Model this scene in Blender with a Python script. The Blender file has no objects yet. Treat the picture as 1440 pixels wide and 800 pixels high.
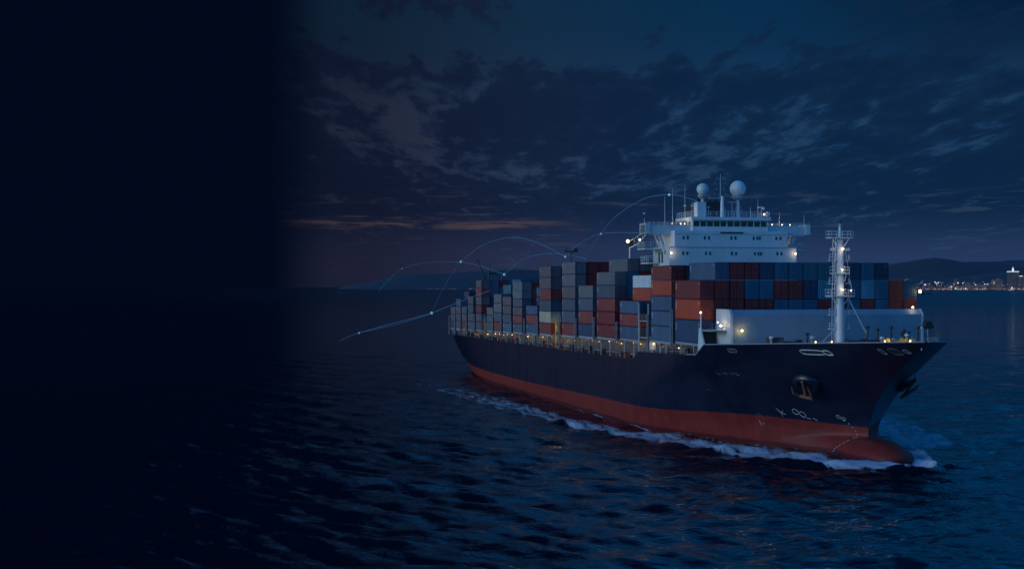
import bpy, bmesh, math, random
import numpy as np
from mathutils import Vector, Matrix
from mathutils.bvhtree import BVHTree
random.seed(11)
rng = np.random.default_rng(5)
R = math.radians
sc = bpy.context.scene
COL = sc.collection
ip = lambda x, a, b: float(np.interp(x, a, b))

# ------------------------------------------------------------------ materials
def nodes_of(m):
    m.use_nodes = True
    return m.node_tree
class G:
    """small helper to wire shader nodes"""
    def __init__(self, nt): self.nt = nt
    def n(self, typ, **kw):
        nd = self.nt.nodes.new(typ)
        for k, v in kw.items():
            if k.startswith('i_'):
                key = k[2:]
                key = int(key) if key.isdigit() else key.replace('_', ' ')
                self.set(nd.inputs[key], v)
            else: setattr(nd, k, v)
        return nd
    def set(self, sock, v):
        if isinstance(v, bpy.types.NodeSocket): self.nt.links.new(v, sock)
        else: sock.default_value = v
    def m(self, op, a, b=None, c=None, clamp=False):
        nd = self.nt.nodes.new('ShaderNodeMath'); nd.operation = op; nd.use_clamp = clamp
        self.set(nd.inputs[0], a)
        if b is not None: self.set(nd.inputs[1], b)
        if c is not None: self.set(nd.inputs[2], c)
        return nd.outputs[0]
    def ss(self, x, a, b, lo=0., hi=1.):
        nd = self.nt.nodes.new('ShaderNodeMapRange'); nd.interpolation_type = 'SMOOTHSTEP'
        self.set(nd.inputs[0], x); self.set(nd.inputs[1], a); self.set(nd.inputs[2], b)
        self.set(nd.inputs[3], lo); self.set(nd.inputs[4], hi)
        return nd.outputs[0]
    def mix(self, f, a, b, mode='MIX'):
        nd = self.nt.nodes.new('ShaderNodeMix'); nd.data_type = 'RGBA'; nd.blend_type = mode
        def c(v): return v if isinstance(v, bpy.types.NodeSocket) else (*v, 1)
        self.set(nd.inputs['Factor'], f)
        self.set(nd.inputs['A'], c(a)) if False else self.set(nd.inputs[6], c(a))
        self.set(nd.inputs[7], c(b))
        return nd.outputs[2]
    def noise(self, vec, scale, detail=4, rough=.5, dim='3D', dist=0):
        nd = self.nt.nodes.new('ShaderNodeTexNoise'); nd.noise_dimensions = dim
        self.set(nd.inputs['Vector'], vec)
        nd.inputs['Scale'].default_value = scale; nd.inputs['Detail'].default_value = detail
        nd.inputs['Roughness'].default_value = rough; nd.inputs['Distortion'].default_value = dist
        return nd.outputs['Fac']

MATS = {}
def paint(name, col, rough=.5, wear=.18, metal=0., spec=.5, scale=.35, rand=.12):
    m = bpy.data.materials.new(name); nt = nodes_of(m); g = G(nt)
    b = nt.nodes['Principled BSDF']
    tc = g.n('ShaderNodeTexCoord'); oi = g.n('ShaderNodeObjectInfo')
    off = g.n('ShaderNodeVectorMath', operation='ADD')
    nt.links.new(tc.outputs['Object'], off.inputs[0])
    sc_ = g.n('ShaderNodeVectorMath', operation='SCALE'); nt.links.new(oi.outputs['Location'], sc_.inputs[0]); sc_.inputs['Scale'].default_value = 1.7
    nt.links.new(sc_.outputs[0], off.inputs[1])
    st = g.n('ShaderNodeMapping'); nt.links.new(off.outputs[0], st.inputs[0]); st.inputs['Scale'].default_value = (1, 1, .25)
    n1 = g.noise(st.outputs[0], scale, 6, .65)
    n2 = g.noise(off.outputs[0], scale * 6, 4, .6)
    v = g.m('ADD', g.m('MULTIPLY', n1, .7), g.m('MULTIPLY', n2, .3))
    k = g.m('MULTIPLY_ADD', g.m('SUBTRACT', v, .5), wear * 4, 1.0)
    k = g.m('MULTIPLY', k, g.m('MULTIPLY_ADD', g.m('SUBTRACT', oi.outputs['Random'], .5), rand * 2, 1.0))
    vm = g.n('ShaderNodeVectorMath', operation='SCALE'); vm.inputs[0].default_value = col
    g.set(vm.inputs['Scale'], k)
    nt.links.new(vm.outputs[0], b.inputs['Base Color'])
    g.set(b.inputs['Roughness'], g.m('MULTIPLY_ADD', n2, .25, rough - .12))
    b.inputs['Metallic'].default_value = metal
    b.inputs['Specular IOR Level'].default_value = spec
    MATS[name] = m
    return m
def glow(name, col, s):
    m = bpy.data.materials.new(name); nt = nodes_of(m)
    b = nt.nodes['Principled BSDF']; b.inputs['Base Color'].default_value = (*[.5 * c for c in col], 1)
    b.inputs['Emission Color'].default_value = (*col, 1); b.inputs['Emission Strength'].default_value = s
    m.cycles.emission_sampling = 'NONE'
    MATS[name] = m
    return m

CONT = {  # container paint colours
    'navy blue': (.014, .045, .11), 'bright blue': (.008, .105, .20), 'steel blue': (.046, .092, .175), 'slate grey': (.075, .08, .125),
    'dark red': (.19, .018, .022), 'orange red': (.42, .050, .020), 'dull red': (.24, .036, .036), 'mauve grey': (.12, .082, .10),
    'pale grey': (.13, .125, .15), 'white': (.6, .62, .65), 'cream': (.42, .36, .25), 'teal': (.025, .12, .17), 'light blue': (.07, .24, .36), 'dark blue': (.010, .032, .075)}
for k, c in CONT.items(): paint('paint ' + k, c, .55, .27)
WHITE = paint('white ship paint', (.62, .64, .66), .45, .17, scale=.3)
WALLW = paint('breakwater paint', (.17, .26, .34), .5, .24, scale=.15)
GREY = paint('grey steel', (.30, .32, .36), .5, .2)
DARK = paint('dark steel', (.03, .034, .045), .55, .2)
COAM = paint('coaming paint', (.11, .10, .10), .6, .35, scale=.6)
LASH = paint('lashing bridge paint', (.15, .165, .20), .55, .25)
DECKM = paint('deck paint', (.07, .05, .045), .75, .3)
YEL = paint('yellow gantry paint', (.45, .30, .06), .5, .2)
MARK = paint('white marking', (.75, .75, .75), .6, .3)
RUST = paint('rusty anchor iron', (.22, .09, .06), .75, .4)
GLASS = paint('dark window glass', (.008, .014, .02), .12, .0, spec=.6)
GASK = paint('door rod steel', (.16, .18, .22), .4, .2)
REDP = paint('red gear paint', (.3, .05, .04), .5, .2)
L_WARM = glow('warm lamp glow', (1, .60, .22), 4)
L_ORANGE = glow('orange lamp glow', (1, .5, .14), 16)
L_WHITE = glow('white lamp glow', (1, .74, .42), 8)
L_BLUE = glow('blue arc glow', (.16, .55, .95), .018)
L_NODE = glow('blue node glow', (.30, .75, 1.0), .38)

# hull paint: navy above the boot line, red antifouling below, wet band at the water
def hull_mat():
    m = bpy.data.materials.new('hull paint'); nt = nodes_of(m); g = G(nt); b = nt.nodes['Principled BSDF']
    tc = g.n('ShaderNodeTexCoord'); sp = g.n('ShaderNodeSeparateXYZ'); nt.links.new(tc.outputs['Object'], sp.inputs[0])
    X, Y, Z = sp.outputs
    stm = g.n('ShaderNodeMapping'); nt.links.new(tc.outputs['Object'], stm.inputs[0]); stm.inputs['Scale'].default_value = (1, 1, .12)
    n1 = g.noise(stm.outputs[0], .5, 6, .65); n2 = g.noise(tc.outputs['Object'], .12, 5, .6); n3 = g.noise(stm.outputs[0], 2.2, 4, .6)
    zz = g.m('MULTIPLY_ADD', g.m('SUBTRACT', n3, .5), .10, Z)
    red = g.mix(g.ss(n1, .35, .7), (.20, .024, .022), (.26, .036, .030))
    red = g.mix(g.ss(n2, .45, .75, 0, .5), red, (.16, .020, .018))
    wet = g.ss(g.m('MULTIPLY_ADD', g.m('SUBTRACT', n2, .5), .8, Z), .0, .4)
    red = g.mix(wet, (.09, .012, .014), red)
    navy = g.mix(g.ss(n1, .35, .75), (.006, .010, .030), (.012, .015, .038))
    navy = g.mix(g.ss(n3, .62, .8, 0, .35), navy, (.045, .035, .04))
    bx_ = g.m('DIVIDE', g.m('SUBTRACT', X, 2.0), 17.0)
    zz = g.m('ADD', zz, g.ss(X, -25, -130, 0, 1.0))
    zz = g.m('SUBTRACT', zz, g.m('EXPONENT', g.m('MULTIPLY', g.m('MULTIPLY', bx_, bx_), -1)))
    isnavy = g.ss(zz, 3.27, 3.33)
    col = g.mix(isnavy, red, navy)
    strk = g.noise(stm.outputs[0], 1.1, 5, .7)
    col = g.mix(g.m('MULTIPLY', g.ss(strk, .66, .80), g.m('MULTIPLY', isnavy, .5)), col, (.06, .035, .03))
    nt.links.new(col, b.inputs['Base Color'])
    g.set(b.inputs['Roughness'], g.m('MULTIPLY_ADD', n1, .18, g.m('MULTIPLY_ADD', isnavy, -.22, .42)))
    g.set(b.inputs['Specular IOR Level'], g.m('MULTIPLY_ADD', isnavy, .25, .25))
    # plating seams and slight hungry-horse dents
    bz = g.m('PINGPONG', Z, 1.3); bx = g.m('PINGPONG', X, 5.5)
    seam = g.m('MINIMUM', g.ss(bz, 0, .03), g.ss(bx, 0, .04))
    dent = g.m('MULTIPLY', g.m('SINE', g.m('MULTIPLY', X, 7.8)), .25)
    h = g.m('ADD', g.m('ADD', seam, dent), g.m('MULTIPLY', n2, 3.0))
    bp = g.n('ShaderNodeBump'); bp.inputs['Strength'].default_value = .25; bp.inputs['Distance'].default_value = .03
    g.set(bp.inputs['Height'], h); nt.links.new(bp.outputs[0], b.inputs['Normal'])
    return m
HULL = hull_mat()

# ------------------------------------------------------------------ mesh helper
class MB:
    def __init__(self): self.v = []; self.f = []; self.mi = []; self.mats = []
    def _m(self, m):
        if m not in self.mats: self.mats.append(m)
        return self.mats.index(m)
    def add(self, vs, fs, m):
        o = len(self.v); k = self._m(m); self.v += [tuple(p) for p in vs]
        for f in fs: self.f.append([o + i for i in f]); self.mi.append(k)
    def box(self, x0, x1, y0, y1, z0, z1, m, top=None):
        tx0, tx1, ty0, ty1 = top or (x0, x1, y0, y1)
        self.add([(x0, y0, z0), (x1, y0, z0), (x1, y1, z0), (x0, y1, z0), (tx0, ty0, z1), (tx1, ty0, z1), (tx1, ty1, z1), (tx0, ty1, z1)],
                 [(3, 2, 1, 0), (4, 5, 6, 7), (0, 1, 5, 4), (1, 2, 6, 5), (2, 3, 7, 6), (3, 0, 4, 7)], m)
    def bar(self, p, q, r, m, n=6, r2=None):
        p, q = Vector(p), Vector(q); d = (q - p)
        if d.length < 1e-6: return
        d.normalize(); a = d.orthogonal().normalized(); b = d.cross(a); r2 = r if r2 is None else r2
        vs = [p + (a * math.cos(t) + b * math.sin(t)) * r for t in [2 * math.pi * i / n for i in range(n)]]
        vs += [q + (a * math.cos(t) + b * math.sin(t)) * r2 for t in [2 * math.pi * i / n for i in range(n)]]
        fs = [(i, (i + 1) % n, n + (i + 1) % n, n + i) for i in range(n)] + [tuple(range(n))[::-1], tuple(range(n, 2 * n))]
        self.add(vs, fs, m)
    def path(self, pts, r, m, n=6):
        for p, q in zip(pts, pts[1:]): self.bar(p, q, r, m, n)
    def ball(self, c, r, m, seg=12, rings=8, s=(1, 1, 1)):
        vs = [(c[0], c[1], c[2] - r * s[2])]
        for j in range(1, rings):
            t = math.pi * j / rings
            for i in range(seg):
                a = 2 * math.pi * i / seg
                vs.append((c[0] + r * s[0] * math.sin(t) * math.cos(a), c[1] + r * s[1] * math.sin(t) * math.sin(a), c[2] - r * s[2] * math.cos(t)))
        vs.append((c[0], c[1], c[2] + r * s[2])); fs = []
        for i in range(seg): fs.append((0, 1 + (i + 1) % seg, 1 + i))
        for j in range(rings - 2):
            for i in range(seg):
                a = 1 + j * seg + i; b = 1 + j * seg + (i + 1) % seg
                fs.append((a, b, b + seg, a + seg))
        k = len(vs) - 1; o = 1 + (rings - 2) * seg
        for i in range(seg): fs.append((o + i, o + (i + 1) % seg, k))
        self.add(vs, fs, m)
    def lathe(self, c, prof, m, n=16):
        vs = []; fs = []
        for r, z in prof:
            for i in range(n):
                a = 2 * math.pi * i / n; vs.append((c[0] + r * math.cos(a), c[1] + r * math.sin(a), c[2] + z))
        for j in range(len(prof) - 1):
            for i in range(n): fs.append((j * n + i, j * n + (i + 1) % n, (j + 1) * n + (i + 1) % n, (j + 1) * n + i))
        fs.append(tuple(range(n))[::-1]); fs.append(tuple(range((len(prof) - 1) * n, len(prof) * n)))
        self.add(vs, fs, m)
    def prism(self, prof, y0, y1, m):       # (x,z) profile swept along y
        n = len(prof); vs = [(x, y0, z) for x, z in prof] + [(x, y1, z) for x, z in prof]
        fs = [(i, (i + 1) % n, n + (i + 1) % n, n + i) for i in range(n)] + [tuple(range(n))[::-1], tuple(range(n, 2 * n))]
        self.add(vs, fs, m)
    def rail(self, pts, m, h=1.05, rows=3, r=.035, step=1.6):
        for p, q in zip(pts, pts[1:]):
            p, q = Vector(p), Vector(q); L = (q - p).length; k = max(1, round(L / step))
            for i in range(1, rows + 1):
                dz = Vector((0, 0, h * i / rows)); self.bar(p + dz, q + dz, r, m, 4)
            for i in range(k + 1):
                a = p.lerp(q, i / k); self.bar(a, a + Vector((0, 0, h)), r, m, 4)
    def mesh(self, name, smooth=False):
        me = bpy.data.meshes.new(name); me.from_pydata(self.v, [], self.f)
        for m in self.mats: me.materials.append(m)
        me.polygons.foreach_set('material_index', self.mi)
        if smooth: me.polygons.foreach_set('use_smooth', [True] * len(self.f))
        bm = bmesh.new(); bm.from_mesh(me); bmesh.ops.recalc_face_normals(bm, faces=bm.faces); bm.to_mesh(me); bm.free()
        me.update(); return me
    def build(self, name, parent=None, smooth=False, loc=None):
        o = bpy.data.objects.new(name, self.mesh(name, smooth)); COL.objects.link(o)
        if parent: o.parent = parent
        if loc: o.location = loc
        return o
def tag(o, label=None, cat=None, group=None, kind=None):
    for k, v in (('label', label), ('category', cat), ('group', group), ('kind', kind)):
        if v: o[k] = v
    return o
def empty(name, loc=(0, 0, 0), rz=0):
    o = bpy.data.objects.new(name, None); COL.objects.link(o); o.location = loc; o.rotation_euler = (0, 0, rz); o.empty_display_size = .1
    return o
def lamp(loc, power, col=(1, .62, .28), r=.15, parent=None, name='lamp_light'):
    l = bpy.data.lights.new(name, 'POINT'); l.energy = power; l.color = col; l.shadow_soft_size = r
    o = bpy.data.objects.new(name, l); COL.objects.link(o); o.location = loc
    if parent: o.parent = parent
    return o

# ------------------------------------------------------------------ ship frame
OX, OY, RISE = 48.36, 232.3, .6
U = (.2275, -.9738)
HEAD = math.atan2(U[1], U[0])
SHIP = tag(empty('container_ship', (OX, OY, RISE), HEAD), 'large navy container ship with red lower hull and white bridge tower, steaming through dusk water', 'container ship')
SM = Matrix.Translation((OX, OY, RISE)) @ Matrix.Rotation(HEAD, 4, 'Z')
def W(X, Y, Z): return SM @ Vector((X, Y, Z))
BEAM = 20.5
def ztop(X): return ip(X, [-212, -30, -27, .5, 3, 37], [10.2, 11.5, 13.0, 13.7, 15.4, 16.9])
def xs1(z): return ip(z, [-3, 3.3, 5, 8, 10.4, 12.9, 15, 16.9], [19.8, 20.0, 20.6, 22.8, 25.7, 29.6, 33.5, 37.3])
def xp(z): return ip(z, [-3, 0, 3.3, 8, 13, 16.9], [-43, -42, -37, -27, -15, -8])
def xst(f): return ip(-3 + f * 13.2, [-3, 0, 4, 8, 10.2], [-196, -205, -208, -210, -211])
def half(X, z):
    f = (z + 3) / (ztop(X) + 3); zb = -3 + f * 19.9
    a, b = xp(zb), xs1(zb); t = min(max((X - a) / (b - a), 0), 1)
    h = BEAM * (1 - t ** 2.1)
    q = 1 - (max(X - 17, 0) / 13.4) ** 4 - (max(17 - X, 0) / 12) ** 2 - ((z + .35) / 2.5) ** 2
    hb = 4.2 * math.sqrt(q) if q > 0 and X > 5 else 0
    h = (h ** 2.6 + hb ** 2.6) ** (1 / 2.6)
    if X < -140:
        za = -3 + f * 13.2; bs = ip(za, [-3, 0, 4, 10.2], [8, 14, 16.5, 19]); t = min((-140 - X) / (-140 - xst(f)), 1)
        h = min(h, BEAM - (BEAM - bs) * t ** 2.3)
    return h
def xend(z):
    q = 1 - ((z + .35) / 2.5) ** 2
    return max(xs1(z), 17 + 13.4 * q ** .25) if q > 0 else xs1(z)

def build_hull():
    ZL = [-3, -2.86, -2.6, -2.2, -1.7, -1.2, -.7, -.3, 0, .3, .6, .9, 1.15, 1.4, 1.6, 1.78, 1.92, 2.02, 2.09, 2.13, 2.148, 2.17, 2.4, 2.8, 3.3, 4, 5, 6, 7, 8, 9, 10, 11, 12, 13, 14, 15, 16, 16.9]
    fixed = list(range(-140, -46, 6)) + list(range(-46, -31, 3)) + [-30.01, -30, -27, -24, -21, -18, -15, -12, -9, -6, -3, 0, .5, 1, 2, 3]
    rows = []
    for zb in ZL:
        f = (zb + 3) / 19.9; a = xst(f); xe = xend(zb)
        xs = [a + (-140 - a) * (1 - math.cos(math.pi / 2 * i / 14)) for i in range(14)] + [x for x in fixed if x > -140 or True]
        xs += [3 + (xe - 3) * math.sin(math.pi / 2 * i / 40) for i in range(1, 41)]
        rows.append([(x, half(x, -3 + f * (ztop(x) + 3)) if i < len(xs) - 1 else 0, -3 + f * (ztop(x) + 3)) for i, x in enumerate(xs)])
    n = len(rows[0]); mb = MB()
    for sgn in (-1, 1):
        vs = [(x, sgn * h, z) for r in rows for x, h, z in r]
        fs = [(j * n + i, j * n + i + 1, (j + 1) * n + i + 1, (j + 1) * n + i) for j in range(len(rows) - 1) for i in range(n - 1)]
        mb.add(vs, fs, HULL)
    k = len(rows)
    vs = [(r[0][0], -r[0][1], r[0][2]) for r in rows] + [(r[0][0], r[0][1], r[0][2]) for r in rows]
    mb.add(vs, [(j, j + 1, k + j + 1, k + j) for j in range(k - 1)], HULL)
    me = mb.mesh('hull', True)
    bm = bmesh.new(); bm.from_mesh(me); bmesh.ops.remove_doubles(bm, verts=[v for v in bm.verts if abs(v.co.y) < .02], dist=.01)
    bmesh.ops.recalc_face_normals(bm, faces=bm.faces); bm.to_mesh(me); bm.free()
    o = bpy.data.objects.new('hull', me); COL.objects.link(o); o.parent = SHIP
    # decks
    dk = MB(); xs = [-210 + 6 * i for i in range(30)] + list(range(-30, 37, 1)) + [36.5]
    xs = [x for x in xs if x <= 36.5]; xs = sorted(set(xs)); vs = []; 
    for x in xs:
        z = ztop(x) - (1.15 if x > 3 else .25); h = half(x, z) - .02
        vs += [(x, -h, z), (x, h, z)]
    dk.add(vs, [(2 * i, 2 * i + 1, 2 * i + 3, 2 * i + 2) for i in range(len(xs) - 1)], DECKM)
    dk.build('weather_deck', SHIP)
    # bulwark cap rail
    cp = MB(); cx = [3 + 34 * (1 - (1 - i / 60) ** 1.6) for i in range(61)]
    for s in (-1, 1): cp = MB(); cp.path([(x, s * half(x, ztop(x)), ztop(x) + .02) for x in cx], .09, GREY, 5); cp.build('bulwark_cap', SHIP)
    cp = MB(); cp.path([(3, -half(3, 15.4), 15.4), (.5, -half(.5, 13.7), 13.72), (-3, -half(-3, ztop(-3)), ztop(-3))], .09, GREY, 5)
    cp.build('bulwark_cap', SHIP)
build_hull()

def on_hull(X, z, off=.0, sgn=-1):
    h = half(X, z); e = .25
    p = Vector((X, sgn * h, z)); tx = Vector((2 * e, sgn * (half(X + e, z) - half(X - e, z)), 0)); tz = Vector((0, sgn * (half(X, z + e) - half(X, z - e)), 2 * e))
    nn = tx.cross(tz).normalized()
    if nn.y * sgn < 0: nn = -nn
    return p + nn * off, nn, tx.normalized()

# hull markings, each a thin welded or painted plate on the shell
def hull_strokes(name, X0, z0, strokes, r, m=MARK):
    mb = MB()
    for s in strokes:
        mb = MB(); pts = [on_hull(X0 + a, z0 + b, .03)[0] for a, b in s]
        mb.path(pts, r, m, 4); mb.build(name, SHIP)
ring = lambda cx, cz, r, n=10, k=1.: [(cx + r * math.cos(2 * math.pi * i / n), cz + k * r * math.sin(2 * math.pi * i / n)) for i in range(n + 1)]
hull_strokes('thruster_mark', 11.0, 5.35, [ring(-.1, 0, .42), ring(.75, -.35, .42)], .034)
hull_strokes('bulb_mark', 8.6, 5.1, [[(-.5, .6), (-.1, -.1), (.5, -.3)], [(-.1, -.1), (-.2, -.7)], [(-.1, -.1), (.4, .3)]], .036)
hull_strokes('load_mark', 12.6, 4.4, [[(-.6, .1), (0, -.05)], [(.4, .1), (.9, -.25)]], .028)
hull_strokes('draught_figure', 17.0, 4.9, [ring(-.3, .1, .25), ring(.25, -.2, .25)], .032)
hull_strokes('tug_mark', 4.6, 4.2, [[(-.4, .5), (.2, .1)], [(.1, -.2), (.5, -.4)]], .03, MATS['paint pale grey'])
hull_strokes('tug_mark', -1.2, 8.0, [[(-.3, .2), (.2, -.1)]], .03, MATS['paint pale grey'])
hull_strokes('frame_mark', 4.0, 2.8, [[(0, .7), (0, -.1)], [(.5, .3), (.6, .1)]], .04)
dm = MB()
dpts = [(17.2, 4.6), (17.7, 4.1), (18.05, 3.6), (18.3, 3.1), (18.5, 2.6), (18.75, 2.1), (18.8, 1.7), (18.6, 1.35), (18.2, 1.0), (17.8, .7), (17.5, .4), (17.35, .1)]
for a, b in dpts:
    p, nn, tx = on_hull(a, b, .03); q, _, _ = on_hull(a + .02, b - .22, .03); dm = MB(); dm.bar(p, q, .05, MARK, 4); dm.build('draught_mark', SHIP)
# ship's name in worn strokes on the bow (illegible in the photograph)
nm = [[(-1.6, .3), (-1.3, -.2), (-.9, -.15)], [(-.4, .032), (.2, -.05)], [(.1, .1), (.5, -.1)], [(1.2, .1), (1.7, -.1)], [(2.0, .2), (2.6, -.15)], [(2.2, -.05), (2.7, -.2)]]
hull_strokes('bow_lettering', 4.0, 10.95, nm, .034, MATS['paint pale grey'])
# mooring chocks
def chock(X, z, w, h, m=MATS['paint pale grey'], r=.055):
    mb = MB(); n = 20; pts = []
    for i in range(n + 1):
        t = 2 * math.pi * i / n; c, s = math.cos(t), math.sin(t)
        pts.append(on_hull(X + w * math.copysign(abs(c) ** .5, c), z + h * math.copysign(abs(s) ** .5, s), .06)[0])
    mb.path(pts, r, m, 5)
    mb.add([on_hull(X + w * .95 * math.cos(2 * math.pi * i / 12), z + h * .9 * math.sin(2 * math.pi * i / 12), .015)[0] for i in range(12)], [tuple(range(12))], DARK)
    return mb.build('mooring_chock', SHIP)
chock(22.3, 15.0, 1.5, .33, MARK, .06); chock(24.3, 15.0, .42, .33, MARK, .08); chock(32.4, 15.45, .5, .42); chock(31.0, 15.4, .2, .35, GREY); chock(33.6, 15.5, .28, .22, GREY); chock(9.2, 14.75, .9, .25, GREY, .04)

# anchors in their bolsters
for sgn in (-1, 1):
    p, nn, tx = on_hull(16.2, 10.0, 0, sgn); up = nn.cross(tx).normalized()
    if up.z < 0: up = -up
    mb = MB()
    # bell-shaped bolster standing out of the shell
    prof = [(2.2, -.5), (2.15, .15), (1.9, .55), (1.5, .8), (1.0, .65), (.6, .2)]
    n = 24; vs = []; fs = []
    for r, d in prof:
        for i in range(n):
            a = 2 * math.pi * i / n; vs.append(p + tx * (1.12 * r * math.cos(a)) + up * (r * .9 * math.sin(a)) + nn * d)
    for j in range(len(prof) - 1):
        for i in range(n): fs.append((j * n + i, j * n + (i + 1) % n, (j + 1) * n + (i + 1) % n, (j + 1) * n + i))
    fs.append(tuple(range((len(prof) - 1) * n, len(prof) * n)))
    mb.add(vs, fs, HULL); mb.build('anchor_bolster', SHIP, True)
    an = MB(); c = p + nn * .75
    at = lambda a, b, d=0: c + tx * a * 1.35 + up * b * 1.35 + nn * (d + .1)
    an.bar(at(0, .9, .0), at(-.25, -1.15, .45), .17, RUST, 8, .24)                # shank
    an.bar(at(-1.0, -.95, .5), at(.55, -1.4, .5), .27, RUST, 8)                    # crown
    for e in (-1, 1):
        b0 = at(-.22 + .72 * e, -1.15 - .2 * e, .5); b1 = at(-.25 + 1.05 * e, -.2, .85); b2 = at(-.2 + 1.0 * e, .75, .8)
        an.bar(b0, b1, .26, RUST, 8, .22); an.bar(b1, b2, .24, RUST, 8, .06)
    an.ball(at(0, .95), .26, RUST)
    tag(an.build('anchor', SHIP), 'rusty brown stockless anchor' if sgn < 0 else 'dark anchor hanging beyond the stem')

# ------------------------------------------------------------------ container stacks
CPX = lambda px: -(228 * 735 / (px - 249) - 228) / .9738
P = dict(n='navy blue', b='bright blue', s='steel blue', g='slate grey', r='dark red', O='orange red', d='dull red', m='mauve grey', p='pale grey', w='white', c='cream', t='teal', l='light blue', k='dark blue')
# front px, back px, tier height, nearest stack colours bottom up, tiers for the next columns, where
BAYS = [
 (984, 948.5, [3.8, 3.3, 3.1, 2.9], 'nOr', [4] * 12 + [3, 3], 'foremost bay'),
 (943.5, 915, [2.6], 'sssOr', [5] * 14, 'bay ahead of bridge'),
 (898, 871, [2.35], 'sds', [5, 5, 0, 0, 0, 0, 0, 0, 0, 0, 0, 5, 5, 4], 'bay beside bridge'),
 (864, 838.6, [2.55], 'rrdgp', [6] * 8 + [5] * 6, 'first bay aft of bridge'),
 (833, 813, [2.6], 'ndgp', [4] * 14, 'second bay aft of bridge'),
 (808, 789.6, [2.6], 'dggmpp', [6] * 14, 'third bay aft of bridge'),
 (774, 758, [2.55], 'dcgdmm', [6] * 14, 'fourth bay aft of bridge'),
 (755, 739.6, [2.15], 'sds', [5, 6, 6, 6, 6, 6, 6, 6, 6, 6, 6, 6, 6, 6], 'fifth bay aft of bridge'),
 (733.6, 721, [2.05], 'gdmgpp', [6] * 14, 'sixth bay aft of bridge'),
 (718, 706.6, [2.2], 'sgmm', [6] * 14, 'seventh bay aft of bridge'),
 (704.6, 694, [2.4], 'dgpp', [5] * 14, 'eighth bay aft of bridge'),
 (693, 684, [2.05], 'ggp', [4, 4] + [4] * 12, 'ninth bay aft of bridge'),
 (676.5, 669, [2.3], 'mgrmdm', [6] * 14, 'tenth bay aft of bridge'),
 (665, 657.6, [2.35], 'gmgm', [5] * 14, 'eleventh bay aft of bridge'),
 (656, 649, [2.2], 'rmg', [4, 5, 5, 5, 5] + [5] * 9, 'twelfth bay aft of bridge'),
 (647.5, 641, [2.2], 'gmmg', [5] * 14, 'second bay from stern'),
 (640, 633.5, [2.15], 'kgm', [4] * 14, 'sternmost bay'),
]
FRONT = {1: 'Orrrrbbbrrbrbod', 2: 'rrrbbrrblbbtbOb', 3: '.brrbbbttbbbk..'}
FRONT[1] = 'OrrrrbbbrrbrbOO'; FRONT[2] = 'rrrbbrrnlbblbOb'; FRONT[3] = '.srrnbbttbnbk..'
def base_z(X): return 15.4 + X * .0165
PITCH = 2.533; CW = 2.44; CL0 = 10.8; CH0 = 2.59
ORD = ['first', 'second', 'third', 'fourth', 'fifth', 'sixth', 'seventh', 'eighth', 'ninth', 'tenth', 'eleventh', 'twelfth', 'thirteenth', 'fourteenth', 'fifteenth']
TIER = ['bottom tier', 'second tier', 'third tier', 'fourth tier', 'fifth tier', 'sixth tier']

CMESH = {}
def cont_mesh(col):
    if col in CMESH: return CMESH[col]
    m = MATS['paint ' + col]; mb = MB(); L, Wd, H = CL0 / 2, CW / 2, CH0
    pr = .14
    for sx in (-1, 1):
        for sy in (-1, 1): mb.box(sx * L - (pr if sx > 0 else 0), sx * L + (pr if sx < 0 else 0), sy * Wd - (pr if sy > 0 else 0), sy * Wd + (pr if sy < 0 else 0), 0, H, m)
    for sy in (-1, 1):
        y0, y1 = sorted((sy * Wd, sy * (Wd - .10)))
        mb.box(-L + pr, L - pr, y0, y1, 0, .16, m); mb.box(-L + pr, L - pr, y0, y1, H - .12, H, m)
        n = 22; xs = []; ys = []
        for i in range(n):
            a = -L + pr + (2 * L - 2 * pr) * i / n; w = (2 * L - 2 * pr) / n
            xs += [a, a + .32 * w, a + .5 * w, a + .82 * w]; ys += [.02, .02, .075, .075]
        xs.append(L - pr); ys.append(.02)
        vs = [(x, sy * (Wd - d), .16) for x, d in zip(xs, ys)] + [(x, sy * (Wd - d), H - .12) for x, d in zip(xs, ys)]
        k = len(xs); mb.add(vs, [(i, i + 1, k + i + 1, k + i) for i in range(k - 1)], m)
        # stencilled number block near the fore-top corner, plain worn bars
        for i in range(3): mb.box(-L + .5, -L + .72, *sorted((sy * (Wd - .005), sy * (Wd + .012))), H - 1.25 + i * .3, H - 1.05 + i * .3, MARK)
        mb.box(L - .75, L - .55, *sorted((sy * (Wd - .005), sy * (Wd + .012))), H - .55, H - .4, MARK)
    mb.box(-L + pr, L - pr, -Wd + .1, Wd - .1, H - .08, H - .03, m)
    for sx in (-1, 1):
        x0, x1 = sorted((sx * L, sx * (L - .1))); mb.box(x0, x1, -Wd + pr, Wd - pr, 0, .18, m); mb.box(x0, x1, -Wd + pr, Wd - pr, H - .16, H, m)
    mb.box(-L + .05, -L + .09, -Wd + pr, Wd - pr, .18, H - .16, m); mb.box(L - .12, L - .08, -Wd + pr, Wd - pr, .18, H - .16, m)
    mb.box(-L + .1, L - .1, -Wd + .1, Wd - .1, .02, .1, m)
    if col == 'open':
        pass
    CMESH[col] = mb.mesh('shipping_container'); return CMESH[col]
DMESH = {}
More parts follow.
